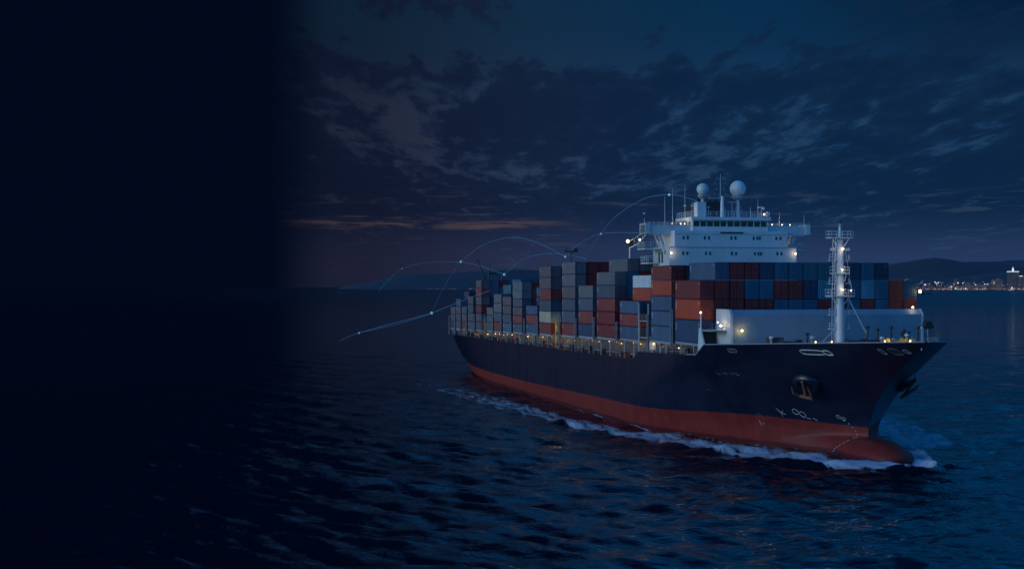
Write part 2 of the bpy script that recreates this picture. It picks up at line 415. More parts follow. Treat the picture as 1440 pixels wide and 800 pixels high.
def door_meshes(col):
    if col in DMESH: return DMESH[col]
    m = MATS['paint ' + col]; out = []
    for sy in (-1, 1):
        mb = MB(); y0, y1 = sorted((sy * .012, sy * (CW / 2 - .15)))
        x = CL0 / 2 - .075
        mb.box(x, x + .045, y0, y1, .20, CH0 - .18, m)
        for zc in (.55, 1.1, 1.65, 2.15): mb.box(x + .046, x + .062, y0 + .06, y1 - .06, zc - .13, zc + .13, m)
        mb.box(x + .063, x + .07, *sorted((sy * .55, sy * .95)), 1.85, 2.02, MATS['paint pale grey']) if sy > 0 else mb.box(x + .063, x + .07, *sorted((sy * .3, sy * .5)), 1.9, 2.02, MATS['paint pale grey'])
        d = mb.mesh('door')
        bars = MB()
        for t in (.32, .78):
            bars.bar((x + .1, sy * t, .1), (x + .1, sy * t, CH0 - .08), .028, m, 5)
            for zc in (.3, 1.05, 2.3): bars.box(x + .05, x + .14, sy * t - .06, sy * t + .05, zc - .05, zc + .05, MATS['paint pale grey'])
        out.append((d, bars.mesh('locking_bars')))
    DMESH[col] = out; return out
DARKPAL = ['bright blue'] * 3 + ['dark blue'] * 4 + ['navy blue'] * 3 + ['dark red'] * 4 + ['dull red'] + ['slate grey'] * 1 + ['teal']
boxes = []
for bi, (pf, pb, hs, cols0, oth, where) in enumerate(BAYS):
    xf, xb = CPX(pf), CPX(pb); bz = base_z(xf)
    for c in range(15):
        n = len(cols0) if c == 0 else oth[c - 1]
        z = bz; y = -19 + PITCH * (c + .5)
        for k in range(n):
            h = hs[min(k, len(hs) - 1)]
            if bi == 0 and k in FRONT and FRONT[k][c] != '.': col = P[FRONT[k][c]]
            elif c == 0: col = P[cols0[k]]
            elif bi == 0: col = 'navy blue' if c < 2 else random.choice(DARKPAL)
            elif bi == 2 and c == 1 and k >= 3: col = 'orange red' if k == 3 else 'white'
            elif bi == 3 and c in (1, 2) and k == 5: col = 'pale grey'
            else: col = random.choice(DARKPAL)
            boxes.append(dict(b=bi, c=c, k=k, xf=xf, xb=xb, y=y, z=z, h=h, col=col, where=where, top=(k == n - 1))); z += h
# which containers the photograph can show: look from the camera and from a step to each side
def visible_set():
    vs, fs, own = [], [], []
    for i, b in enumerate(boxes):
        o = len(vs)
        for x in (b['xb'], b['xf']):
            for y in (b['y'] - CW / 2, b['y'] + CW / 2):
                for z in (b['z'], b['z'] + b['h']): vs.append(W(x, y, z))
        for f in ((0, 1, 3, 2), (4, 6, 7, 5), (0, 4, 5, 1), (2, 3, 7, 6), (0, 2, 6, 4), (1, 5, 7, 3)): fs.append([o + q for q in f]); own.append(i)
    # breakwater hides the foot of the first bay
    o = len(vs); vs += [W(7, -16.6, 13), W(7, 16.4, 13), W(7, 16.4, 20.8), W(7, -16.6, 20.8)]; fs.append([o, o + 1, o + 2, o + 3]); own.append(-1)
    t = BVHTree.FromPolygons(vs, fs); hits = {}
    for dx, st in ((0, 1.0), (-5, 2.0), (5, 2.0)):
        o = Vector((dx, 0, 25.1))
        for px in np.arange(625, 1335, st):
            for py in np.arange(360, 490, st):
                d = Vector(((px - 720) / 2016, 1, (403 - py) / 2016)).normalized()
                h = t.ray_cast(o, d)
                if h[2] is not None: hits[own[h[2]]] = hits.get(own[h[2]], 0) + (1 if dx == 0 else .5)
    return hits
hits = visible_set()
keep = sorted([i for i in hits if i >= 0], key=lambda i: -hits[i])[:296]
print('containers visible', len(hits), 'kept', len(keep))
usedlab = {}
for i in keep:
    b = boxes[i]; L = b['xf'] - b['xb']
    o = bpy.data.objects.new('shipping_container', cont_mesh(b['col'])); COL.objects.link(o)
    o.location = W((b['xf'] + b['xb']) / 2, b['y'] + random.uniform(-.02, .02), b['z'] + .015); o.rotation_euler = (0, 0, HEAD)
    o.scale = (L / CL0, .968, (b['h'] - .10) / CH0)
    stack = 'nearest stack' if b['c'] == 0 else ('farthest stack' if b['c'] == 14 else ORD[b['c']] + ' stack from near side')
    tag(o, f"{b['col']} container, {TIER[b['k']]}, {stack}, {b['where']}", 'container', 'containers stacked on the ship')
    if b['b'] <= 1 or (b['b'] <= 3 and hits[i] > 60):
        for d, r in door_meshes(b['col']):
            dd = bpy.data.objects.new('door', d); COL.objects.link(dd); dd.parent = o
            rr = bpy.data.objects.new('locking_bars', r); COL.objects.link(rr); rr.parent = dd

# hatch covers, coaming, stanchions, lashing bridges, rails, deck lamps
for s in (-1, 1):
    coam = MB()
    xs = np.linspace(-207, 0, 30)
    for a, b in zip(xs, xs[1:]):
        coam.add([(a, s * 16.6, ztop(a) - .3), (b, s * 16.6, ztop(b) - .3), (b, s * 16.6, base_z(b) - .3), (a, s * 16.6, base_z(a) - .3)], [(0, 1, 2, 3)], COAM)
    coam.build('hatch_coaming', SHIP)

lampn = 0
for bi, (pf, pb, hs, cols0, oth, where) in enumerate(BAYS):
    xf, xb = CPX(pf), CPX(pb); bz = base_z(xf)
    hc = MB(); hc.box(xb + .1, xf - .1, -18.9, 18.9, bz - .45, bz - .02, GREY); hc.build('hatch_cover', SHIP)
    n = 2 if bi < 9 else 1
    for k in range(n):
        x = xb + (xf - xb) * (k + .5) / n; st = MB()
        st.bar((x, -18.9, ztop(x) - .25), (x, -18.9, bz - .45), .13, GREY, 6); st.bar((x, -18.9, bz - 1.1), (x, -17, bz - .5), .08, GREY, 5)
        st.build('stanchion', SHIP)
    # lashing bridge just aft of the bay
    nx = CPX(BAYS[bi + 1][0]) if bi + 1 < len(BAYS) else xb - 2.0
    xm = max((xb + nx) / 2, xb - 1.2); lb = MB(); zt = bz + sum((hs * 6)[:2]) * random.uniform(.55, 1.0)
    w = min(.45, (xb - nx) / 2 - .1); w = max(w, .12)
    for s in (-1, 1):
        for e in (-w, w): lb.bar((xm + e, s * 19.2, ztop(xm) - .25), (xm + e, s * 19.2, zt), .11, LASH, 6)
        for zz in (bz - .3, bz + (zt - bz) * .55): lb.box(xm - w, xm + w, *sorted((s * 19.3, s * 17.2)), zz, zz + .14, LASH)
        lb.rail([(xm - w, s * 19.3, bz - .15), (xm + w, s * 19.3, bz - .15)], LASH, 1.0, 2, .04)
        lb.bar((xm - w, s * 19.2, bz + .2), (xm + w, s * 19.2, zt), .07, LASH, 4)
    lb.box(xm - w, xm + w, -19.2, 19.2, zt - .2, zt, LASH)
    for y in np.arange(-15, 16, 5.06): lb.bar((xm, y, ztop(xm)), (xm, y, zt), .12, LASH, 5)
    lb.build('lashing_bridge', SHIP)
    nl = 3 if bi < 4 else 2
    for k in range(nl):
        x = xb + (xf - xb) * (k + .5) / nl + random.uniform(-.7, .7); zz = bz - 1.0 + random.uniform(-.25, .15)
        if bi == 0 or random.random() < .12: continue
        mb = MB(); mb.ball((x, -16.85, zz), random.uniform(.05, .12), L_WARM, 8, 6); mb.box(x - .12, x + .12, -16.72, -16.6, zz - .05, zz + .25, GREY)
        mb.build('deck_lamp', SHIP)
        lamp((x, -17.5, zz - .1), random.uniform(5, 22) * (.7 if bi > 8 else 1), (1, .58, .24), .2, SHIP)
rl = MB()
xs = [-209 + 3 * i for i in range(60)] + [-30]
rl.rail([(x, -(half(x, ztop(x)) - .12), ztop(x) - .05) for x in np.arange(-209, -31, 6)], DARK, 1.1, 3, .03, 2.0)
rl.build('side_railing', SHIP); rl = MB()
rl.rail([(x, -(half(x, ztop(x)) - .12), ztop(x) - .02) for x in np.arange(-26.5, -2, 3)], GREY, .9, 2, .03, 1.6)
rl.build('side_railing', SHIP)
# pallets, vents and pipes along the passage
gear = MB()
for i in range(60):
    x = random.uniform(-207, -6); z0 = ztop(x) - .25; s = random.uniform(.2, .5)
    gear.box(x - s, x + s, -17.6 - s * .6, -17.1, z0, z0 + random.uniform(.5, 1.4), random.choice([GREY, DARK, DARK, REDP]))
gear.bar((-205, -17.0, ztop(-205) + .5), (-33, -17.0, ztop(-33) + .4), .12, GREY, 6)
gear.build('passage_pipework', SHIP)

# yellow lit access trunks between bays
for (xa, power) in ((CPX(781), 70), (CPX(680.5), 40), (CPX(749), 14)):
    t = MB(); z0 = base_z(xa)
    for e in (-1.2, 1.2):
        t.bar((xa + e, -18.6, ztop(xa)), (xa + e, -18.6, z0 + 2.6), .16, YEL, 6); t.bar((xa + e, -16.4, ztop(xa)), (xa + e, -16.4, z0 + 2.6), .16, YEL, 6)
    t.box(xa - 1.4, xa + 1.4, -18.8, -16.2, z0 + 2.6, z0 + 2.8, YEL); t.box(xa - 1.4, xa + 1.4, -18.8, -16.2, z0 - .6, z0 - .45, YEL)
    t.bar((xa - 1.2, -18.6, z0), (xa + 1.2, -18.6, z0 + 2.5), .09, YEL, 5); t.bar((xa + 1.2, -18.6, z0 + .1), (xa - 1.2, -18.6, z0 + 2.5), .09, YEL, 5)
    t.box(xa - 1.3, xa + 1.3, -16.1, -15.9, z0 - .4, z0 + 2.5, YEL)
    t.ball((xa, -17.2, z0 + 2.3), .16, L_WARM, 8, 6); t.build('access_trunk', SHIP)
    lamp((xa, -17.6, z0 + 2.0), power, (1, .62, .2), .2, SHIP); lamp((xa, -17.6, z0 - 1.2), power * .5, (1, .6, .25), .2, SHIP)

# lit recess ahead of the bay beside the bridge: side frame of the tower's lower deck
rc = MB(); xa = CPX(906)
for e in (-2.6, 2.6): rc.bar((xa + e, -19.1, ztop(xa) - .2), (xa + e, -19.1, 21.5), .17, GREY, 6)
rc.box(xa - 2.7, xa + 2.7, -19.2, -17.2, 18.3, 18.5, GREY); rc.box(xa - 2.7, xa + 2.7, -16.9, -16.7, 13, 24, DARK)
rc.box(xa - 2.7, xa + 2.7, -19.2, -17.2, 15.3, 15.5, GREY); rc.rail([(xa - 2.6, -19.1, 18.5), (xa + 2.6, -19.1, 18.5)], GREY)
rc.box(xa - 2.2, xa + .2, -17.3, -16.95, 13.2, 15.0, WHITE); rc.ball((xa, -17.5, 17.2), .12, L_WHITE, 8, 6); rc.ball((xa + .8, -17.5, 14.4), .16, L_WARM, 8, 6)
rc.build('side_platform', SHIP)
lamp((xa, -18.0, 17.0), 30, (1, .8, .5), .2, SHIP); lamp((xa + .8, -18.1, 14.3), 50, (1, .62, .3), .2, SHIP)

# ------------------------------------------------------------------ bridge tower
TW = MB()
TW.box(-42, -33, -12.5, 12.5, 12.5, 31.8, WHITE); 
tower = TW.build('accommodation_tower', SHIP)
UP = MB(); UP.box(-41.5, -33.05, -11.4, 10.7, 31.8, 34.75, WHITE); UP.box(-33.05, -32.98, -11.4, 10.7, 34.1, 34.16, GREY); upper = UP.build('upper_block', SHIP)
TRM = MB(); TRM.box(-33, -32.93, -12.5, 12.5, 31.66, 31.8, GREY); TRM.box(-32.99, -32.9, -2.6, 1.9, 34.3, 34.55, DARK); TRM.build('tower_trim', SHIP)
for zc, ys, par, xw in ((33.45, (-9.3, -5.2, 0.0, 4.6, 8.9), upper, -33.05), (30.6, (-9.4, -5.0, .1, 4.8, 9.1), tower, -33)):
    for i, yc in enumerate(ys):
        for d in ((-.45, .38) if i != 3 else (-.62, .1, .6)):
            w = MB(); w.box(xw, xw + .05, yc + d - .17, yc + d + .17, zc - .3, zc + .3, GLASS)
            w.box(xw, xw + .03, yc + d - .24, yc + d - .17, zc - .36, zc + .36, WHITE); w.box(xw, xw + .03, yc + d + .17, yc + d + .24, zc - .36, zc + .36, WHITE)
            w.build('window', par)
# side doors / ports on starboard wall
for (x, z, a, b, m_) in ((-38.5, 29.9, .4, 1.0, GLASS), (-35.2, 30.8, .22, .35, GLASS), (-36.8, 29.9, .4, 1.0, DARK)):
    w = MB(); w.box(x - a, x + a, -12.56, -12.5, z - b, z + b, m_); w.build('side_door', tower)
# wheelhouse with its window band
WH = MB()
WH.box(-41.8, -34.2, -7.5, 7.3, 34.75, 35.6, WHITE); WH.box(-41.8, -34.25, -7.45, 7.25, 36.55, 36.75, WHITE)
WH.box(-41.8, -34.6, -7.2, 7.0, 35.6, 36.55, DARK)
wheel = WH.build('wheelhouse', SHIP)
RF = MB(); RF.box(-42.4, -33.6, -7.9, 7.7, 36.75, 37.35, WHITE); RF.build('wheelhouse_roof', SHIP)
ys = np.linspace(-7.4, 7.2, 12)
for a, b in zip(ys, ys[1:]):
    w = MB(); w.box(-34.5, -34.38, a + .13, b - .13, 35.6, 36.55, GLASS); w.box(-34.5, -34.26, a - .07, a + .07, 35.6, 36.55, WHITE); w.build('bridge_window', wheel)
w = MB(); w.box(-34.5, -34.26, 7.13, 7.27, 35.6, 36.55, WHITE); w.build('window_mullion', wheel)
for i in range(4):
    x = -35.2 - i * 1.75; w = MB(); w.box(x - 1.0, x - .2, -7.4, -7.3, 35.5, 36.45, GLASS); w.box(x - .2, x + .35, -7.5, -7.25, 35.6, 36.55, WHITE); w.build('side_window', wheel)
# bridge wings
for s in (-1, 1):
    wy0, wy1 = (-16.4, -7.5) if s < 0 else (7.3, 16.2)
    g_ = MB(); ye = wy0 if s < 0 else wy1; yi = wy1 if s < 0 else wy0; ym = ye + (yi - ye) * .42
    for (xa, xb2) in ((-38.2, -35.2),):
        prof = [(ye, 34.35), (ye, 35.85), (yi, 35.85), (yi, 34.7), (ym, 34.0), (ye + (yi - ye) * .2, 34.0)]
        vs = [(xa, y, z) for y, z in prof] + [(xb2, y, z) for y, z in prof]; n = len(prof)
        g_.add(vs, [(i, (i + 1) % n, n + (i + 1) % n, n + i) for i in range(n)] + [tuple(range(n)), tuple(range(n, 2 * n))[::-1]], WHITE)
    g_.box(-38.4, -35.0, *sorted((ye, ye + (.9 if s < 0 else -.9))), 34.2, 36.1, WHITE)
    yt = -12.5 if s < 0 else 12.5
    g_.bar((-35.6, ye + (yi - ye) * .3, 34.1), (-35.6, yt + s * .0, 31.4), .26, WHITE, 6); g_.bar((-37.8, ye + (yi - ye) * .3, 34.1), (-37.8, yt, 31.4), .2, WHITE, 6)
    g_.bar((-35.6, yt + s * .9, 34.1), (-35.6, yt + s * .2, 32.4), .14, WHITE, 5); g_.bar((-36.5, yt + s * 1.8, 34.1), (-36.5, yt + s * .6, 32.0), .14, WHITE, 5)
    g_.rail([(-35.3, ye, 35.85), (-35.3, yi, 35.85)], WHITE, .55, 2, .03, .9); g_.rail([(-38.1, ye, 35.85), (-38.1, yi, 35.85)], WHITE, .55, 2, .03, .9)
    g_.build('bridge_wing', SHIP)
    wl = MB()
    for y in ([-10.6, -9.0, -8.2] if s < 0 else [9.2, 11.2, 12.8]): wl.ball((-36.6, y, 36.15), .1, L_WHITE, 8, 6); wl.bar((-36.6, y, 35.85), (-36.6, y, 36.1), .05, GREY, 4)
    wl.build('wing_lamps', SHIP); lamp((-36.2, -9.4 if s < 0 else 9.6, 36.7), 30, (1, .85, .62), .2, SHIP)
    lamp((-36.6, s * 12.9, 33.2), 8, (1, .8, .6), .2, SHIP)
    # balconies at the tower's side
    for (xa, z, wd) in ((-39.0, 31.6, 3.4), (-40.5, 29.0, 2.2)):
        bq = MB(); bq.box(xa - 2.2, xa + 2.2, *sorted((yt, yt + s * wd)), z - .25, z, WHITE)
        bq.rail([(xa + 2.2, yt, z), (xa + 2.2, yt + s * wd, z), (xa - 2.2, yt + s * wd, z)], WHITE, 1.15, 3, .05, 1.1); bq.build('balcony', SHIP)
    fl = MB(); fl.ball((-32.7, s * 12.2, 30.6), .15, L_WHITE, 10, 8); fl.box(-33, -32.8, s * 12.2 - .2, s * 12.2 + .2, 30.4, 30.8, GREY); fl.build('floodlight', SHIP)
    lamp((-32.2, s * 12.1, 30.6), 18, (1, .85, .6), .2, SHIP)
# monkey island
mi = MB(); z = 37.35
mi.rail([(-42.2, -7.7, z), (-33.8, -7.7, z), (-33.8, 7.5, z), (-42.2, 7.5, z)], WHITE, 1.0, 3, .035, 1.2); mi.build('roof_railing', SHIP)
def radome(y, zc, r, zb, x=-38.5):
    d = MB(); d.lathe((x, y, 0), [(r * .62, zc - r * .93), (r * .7, zc - r * .72), (r * .72, zc - r * .7)], WHITE, 20); d.ball((x, y, zc), r, WHITE, 28, 18)
    o = d.build('radome', SHIP, True)
    p = MB(); p.bar((x, y, zb), (x, y, zc - r * .9), .32, WHITE, 10, .26); p.lathe((x, y, 0), [(.5, zc - r - .7), (r * .8, zc - r - .25), (r * .8, zc - r * .93)], GREY, 14)
    for k in (-1, 1): p.bar((x + .4, y + k * 1.1, zb), (x, y, zc - r - .6), .08, GREY, 5)
    p.rail([(x + .9, y - .9, zc - r - .5), (x + .9, y + .9, zc - r - .5)], GREY, .5, 2, .03, .6); p.build('radome_pedestal', SHIP)
radome(-3.95, 42.75, 1.12, 37.35); radome(3.1, 42.95, 1.52, 37.35)
p = MB(); p.box(-39.6, -37.6, -5.3, -3.6, 37.35, 40.3, WHITE); p.build('radome_house', SHIP)
fn = MB(); fn.box(-49, -43, -3.6, 2.2, 31, 40.3, DARK); fn.box(-48.6, -43.4, -3.3, 1.9, 40.3, 40.7, DARK)
for y in (-2.6, -1.4, -.2, 1.0): fn.bar((-45, y, 40.5), (-45, y, 41.6), .35, DARK, 10)
fn.build('funnel', SHIP)
am = MB(); x = -37.2; am.bar((x, -.55, 37.35), (x, -.55, 41.4), .42, WHITE, 10, .3); am.bar((x, -.9, 41), (x, -.9, 45.4), .13, GREY, 6, .07)
for zz, w_ in ((44.6, 1.0), (43.7, 1.5), (42.6, 1.1), (41.7, 1.7)): am.bar((x, -.9 - w_, zz), (x, -.9 + w_, zz), .05, GREY, 4); am.bar((x, -.9 - w_ * .7, zz), (x, -.9 - w_ * .7, zz + .5), .04, GREY, 4); am.bar((x, -.9 + w_ * .6, zz), (x, -.9 + w_ * .6, zz + .6), .04, GREY, 4)
am.box(x - .1, x + .1, .3, 2.6, 40.2, 40.4, GREY); am.box(x - .1, x + .15, -3.2, -.9, 40.9, 41.1, GREY); am.bar((x, 1.4, 37.3), (x, 1.4, 40.2), .1, GREY, 5)
am.build('radar_mast', SHIP)
for (xx, y, z0, z1, top) in ((-37, -8.0, 37.35, 43.0, 1), (-37, -6.6, 37.35, 40.2, 1), (-36.5, -10.6, 35.85, 42.6, 0), (-38, -11.6, 35.85, 41.2, 0), (-36.5, 6.3, 37.35, 40.9, 0), (-37, 7.2, 37.35, 39.6, 2), (-37, 5.0, 37.35, 39.4, 0), (-36, 10.4, 35.85, 38.4, 0), (-36, 15.4, 35.85, 38.0, 0), (-38, -15.6, 35.85, 37.2, 1), (-40, 1.2, 37.3, 39.4, 0), (-38, 2.0, 37.3, 39.0, 0), (-40, -2.2, 37.3, 39.4, 1)):
    a_ = MB(); a_.bar((xx, y, z0), (xx, y, z1), .06, WHITE, 5, .03)
    if top == 1: a_.lathe((xx, y, 0), [(.1, z0 + 2.0), (.3, z0 + 2.2), (.1, z0 + 2.35)], WHITE, 8)
    if top == 2: a_.add([(xx, y, z1 - .1), (xx, y + .7, z1 - .15), (xx, y + .65, z1 - .65), (xx, y, z1 - .6)], [(0, 1, 2, 3)], WHITE); a_.box(xx - .2, xx + .2, y - .7, y - .2, z1 - .3, z1 - .1, WHITE)
    a_.build('whip_antenna', SHIP)
lf = MB(); lf.ball((-35.2, 7.0, 38.0), .16, L_WHITE, 10, 8); lf.build('roof_lamp', SHIP); lamp((-34.9, 6.6, 38.2), 14, (1, .85, .62), .2, SHIP)
lamp((-38.6, -6.6, 38.0), 18, (1, .82, .6), .2, SHIP)

# floodlight mast and boom abaft the tower
fm = MB(); xm = CPX(859) ; ym = -15.2
fm.bar((xm, ym, 14), (xm, ym, 32.2), .22, WHITE, 8, .15)
fm.path([(xm, ym, 31.9), (xm + 4, ym + .6, 32.7), (xm + 9.5, ym + .2, 34.3)], .12, WHITE, 6); fm.path([(xm, ym, 33.2), (xm + 9.5, ym + .2, 34.9)], .06, WHITE, 4)
for t in (.2, .45, .7): fm.bar((xm + 9.5 * t, ym + .4, 32 + 2.2 * t), (xm + 9.5 * t, ym + .2, 33.2 + 1.7 * t), .04, WHITE, 4)
fm.box(xm - .4, xm + .4, ym - .5, ym + .5, 32.2, 33.6, DARK)
fm.build('floodlight_mast', SHIP)
fl = MB(); fl.ball((xm + .3, ym - .5, 33.2), .3, L_WHITE, 12, 8); fl.ball((xm + 5.2, ym + .3, 33.35), .18, L_WHITE, 8, 6); fl.build('floodlight', SHIP); lamp((xm + .9, ym - 1.2, 33.0), 40, (1, .8, .5), .3, SHIP)
# small masts on the after stacks
for (px, y, z0, z1, th) in ((781, -15.5, 28, 32.4, 1), (654, -12, 22, 31.5, 2), (658, -9, 22, 29.0, 0), (692, -4, 24, 30.3, 0), (676, -2, 24, 29.7, 0)):
    mm = MB(); x = CPX(px); mm.bar((x, y, z0), (x, y, z1), .3, DARK, 6, .18)
    if th == 1: mm.box(x - .4, x + .4, y - 1.3, y + 1.5, z1 - .3, z1, DARK); mm.box(x - .3, x + .3, y + .8, y + 1.6, z1, z1 + .5, DARK); mm.bar((x, y - 1, z1), (x, y - 1, z1 + .8), .08, DARK, 4)
    if th == 2: mm.bar((x, y, z0 + 2), (x, y - 3.4, z1 + 1.2), .28, DARK, 5, .15); mm.bar((x, y, z1 - 3), (x, y + 2.4, z1 - 3.2), .3, DARK, 5)
    mm.build('deck_crane' if th == 2 else 'signal_mast', SHIP)

# ------------------------------------------------------------------ forecastle
fz = lambda X: ztop(X) - 1.15
bw = MB(); z0 = 13.9
prof = [(7.0, z0), (7.0, 20.1), (6.25, 20.9), (5.9, 20.9), (6.6, 20.0), (6.6, z0)]
bw.prism(prof, -16.2, 15.9, WALLW); bw.build('breakwater', SHIP)
be = MB(); be.prism([(7.05, z0), (7.05, 20.0), (6.3, 20.95), (1.0, 20.95), (.6, z0)], -16.6, -16.2, WHITE); be.build('breakwater_end', SHIP); be = MB(); be.prism([(7.05, z0), (7.05, 20.0), (6.3, 20.95), (3.0, 20.0), (2.0, z0)], 15.9, 16.25, WHITE); be.build('breakwater_end', SHIP)
br = MB()
for y in np.linspace(-14, 14, 9): br.prism([(6.6, z0), (6.6, 19.8), (4.5, z0)], y - .08, y + .08, WALLW)
br.build('breakwater_brackets', SHIP)
sf = MB(); sf.bar((1.0, -19.2, 13.5), (1.0, -19.2, 20.3), .16, WHITE, 6, .1); sf.prism([(.2, 13.7), (3, 15.4), (1.3, 18), (.8, 18)], -19.45, -19.2, WHITE)
sf.box(1.0, 1.4, -19.2, -16.6, 17.3, 17.75, WALLW); sf.box(1.4, 5.5, -19.1, -16.6, 17.5, 17.7, GREY); sf.box(1.05, 1.15, -18.9, -16.6, 14, 17.3, DARK)
sf.rail([(5.4, -19.0, 17.7), (5.4, -16.7, 17.7)], GREY, 1.0, 2, .04, .8); sf.build('side_frame', SHIP)
lm = MB(); lm.ball((1.0, -19.2, 20.4), .16, L_WHITE, 8, 6); lm.ball((4.5, -17.2, 18.4), .2, L_WHITE, 8, 6); lm.ball((4.0, -17.5, 18.9), .12, L_WHITE, 8, 6); lm.build('frame_lamps', SHIP)
lamp((4.8, -17.6, 18.6), 20, (1, .8, .5), .15, SHIP)
# work lamps of the forecastle
def work_lamp(x, y, z, power, col=(1, .72, .32), r=.2, mat=L_WHITE, wall=None):
    b = MB(); b.ball((x, y, z), r, mat, 10, 8); b.bar((x - .02, y, z), (x - .45, y, z + .05), .06, GREY, 5)
    if wall is None: b.bar((x, y, z - r), (x, y, fz(min(x, 35))), .05, GREY, 5)
    b.build('work_lamp', SHIP); lamp((x + .5, y, z - .1), power, col, .15, SHIP)
work_lamp(7.5, -14.9, 17.7, 38, (1, .72, .28), .16, L_ORANGE, 1)
work_lamp(.6, 19.2, 23.7, 16, (1, .66, .25), .24, L_ORANGE, 1)
work_lamp(6.6, 14.6, 21.2, 18, (1, .75, .42), .16, L_WHITE, 1)
for x, y, pw in ((12, -9.0, 22), (14, -3.0, 22), (20, 3.5, 18), (24, 1.5, 22), (28.4, 2.2, 25), (19, -8, 14), (27, -1, 18), (31, .8, 20)): work_lamp(x, y, fz(x) + 1.35, pw, (1, .62, .24), .1, L_ORANGE)
# winches
for (x, y, m_) in ((13.5, -9.5, DARK), (13.5, 4.5, REDP), (21, -2.5, DARK), (21, 5.0, GREY), (27, 1.0, YEL)):
    wn = MB(); z = fz(x)
    wn.box(x - 1.1, x + 1.1, y - 1.9, y + 1.9, z, z + .3, GREY)
    wn.bar((x, y - 1.5, z + 1.0), (x, y + .6, z + 1.0), .55, m_, 14)
    for e in (-1.55, .65, 1.5): wn.bar((x, y + e, z + 1.0), (x, y + e + .12, z + 1.0), .85, m_, 16)
    wn.box(x - .6, x + .6, y + .9, y + 1.5, z + .3, z + 1.7, m_); wn.bar((x, y + 1.6, z + 1), (x, y + 2.2, z + 1), .3, GREY, 10); wn.build('mooring_winch', SHIP)
for (x, y) in ((11, -14), (16, -11), (17, 9), (24, -5), (25, 6), (28.5, -1.6), (31.6, 0), (10.5, 13.5)):
    bl = MB(); z = fz(x); bl.box(x - .9, x + .9, y - .4, y + .4, z, z + .15, GREY)
    for e in (-.5, .5): bl.lathe((x + e, y, z + .15), [(.25, 0), (.25, .8), (.34, .85), (.34, 1.0)], random.choice([GREY, YEL, DARK]), 12)
    bl.build('bollard', SHIP)
for (x, y, h) in ((15, 2.4, 3.4), (15.5, 3.8, 3.0), (16, 5.8, 3.3), (17, 7.4, 2.8), (18.5, 8.9, 3.2), (20, -9.0, 1.8), (14, -7.0, 2.4), (23, 3.8, 2.3), (12, -12.0, 1.9), (26, 3.0, 2.0), (13, 10.4, 2.6), (29, -2.5, 1.6)):
    v = MB(); z = fz(x); v.bar((x, y, z), (x, y, z + h), .17, DARK if h > 2.2 else GREY, 8); v.lathe((x, y, z + h), [(.2, 0), (.36, .15), (.3, .35), (.05, .45)], DARK if h > 2.2 else WHITE, 10); v.build('vent_post', SHIP)
for (x, y, a, h, m_) in ((11.0, -11.0, .9, 2.0, DARK), (18.5, 1.0, .8, 1.5, DARK), (12.0, 7.4, .7, 1.6, GREY), (24.0, 4.6, .7, 1.3, REDP), (27.0, 2.6, .6, 1.2, YEL), (29.6, 1.2, .7, 1.5, YEL), (15.5, -5.0, .8, 1.2, GREY)):
    k = MB(); z = fz(x); k.box(x - a, x + a, y - a * 1.2, y + a * 1.2, z, z + h, m_); k.box(x - a * 1.1, x + a * 1.1, y - a * 1.3, y + a * 1.3, z + h, z + h + .12, m_)
    k.rail([(x + a + .3, y - a - .5, z), (x + a + .3, y + a + .5, z)], GREY, 1.2, 2, .035, 1); k.build('deck_locker', SHIP)
sl = MB(); sl.bar((12, 14.2, fz(12)), (12, 14.2, 18.0), .12, GREY, 6); sl.bar((11.6, 14.2, 18.6), (12.5, 14.2, 18.5), .75, DARK, 14, .6); sl.bar((12.5, 14.2, 18.5), (12.55, 14.2, 18.5), .5, GLASS, 14); sl.box(11.9, 12.2, 14.6, 15.1, 18.0, 18.5, DARK); sl.build('searchlight', SHIP)
js = MB(); js.bar((35.6, 0, fz(35.6)), (35.6, 0, 19.0), .06, WHITE, 5, .04); js.ball((35.6, 0, 18.8), .16, WHITE, 8, 6); js.build('jackstaff', SHIP)
fr = MB(); fr.rail([(31.5, 3.4, ztop(31.5)), (29, 5.6, ztop(29)), (25, 8.6, ztop(25))], GREY, .7, 2, .035, .8); fr.build('bow_railing', SHIP)
# foremast
FMX = 10.6; zb = fz(FMX)
mt = MB(); mt.lathe((FMX, 0, 0), [(.95, zb), (.76, zb + 1), (.62, 24), (.5, 31.9)], WHITE, 20); foremast = mt.build('foremast', SHIP, True)
tp = MB(); tp.bar((FMX, 0, 32.2), (FMX, 0, 34.2), .26, WHITE, 10, .15); tp.bar((FMX, 0, 34.2), (FMX, 0, 35.4), .12, DARK, 8, .06); tp.ball((FMX, -.15, 34.0), .18, GREY, 8, 6); tp.build('mast_top', foremast)
for (z, wl, wr, dep, lab) in ((32.1, 1.9, 1.8, .9, 0), (30.1, 1.45, 1.5, .5, 0), (26.6, 1.25, 1.2, .9, 1), (23.1, 1.95, 1.9, 1.1, 1)):
    pf_ = MB()
    if z == 30.1:
        pf_.bar((FMX, -wl, z), (FMX, wr, z), .1, WHITE, 5)
        for e in (-wl, -wl * .75, wr * .75, wr): pf_.bar((FMX, e, z - .1), (FMX, e, z + .45), .06, WHITE, 4); pf_.box(FMX - .15, FMX + .15, e - .15, e + .15, z, z + .25, WHITE)
    else:
        pf_.box(FMX - dep, FMX + dep, -wl, wr, z - .16, z, WHITE)
        pf_.rail([(FMX - dep, -wl, z), (FMX + dep, -wl, z), (FMX + dep, wr, z), (FMX - dep, wr, z), (FMX - dep, -wl, z)], WHITE, .95, 2, .04, .95)
        for e in (-1, 1): pf_.bar((FMX + .3, e * .6, z - 1.3), (FMX + .3, e * min(wl, wr) * .8, z - .15), .09, WHITE, 5)
    pf_.build('mast_platform', foremast)
ld = MB()
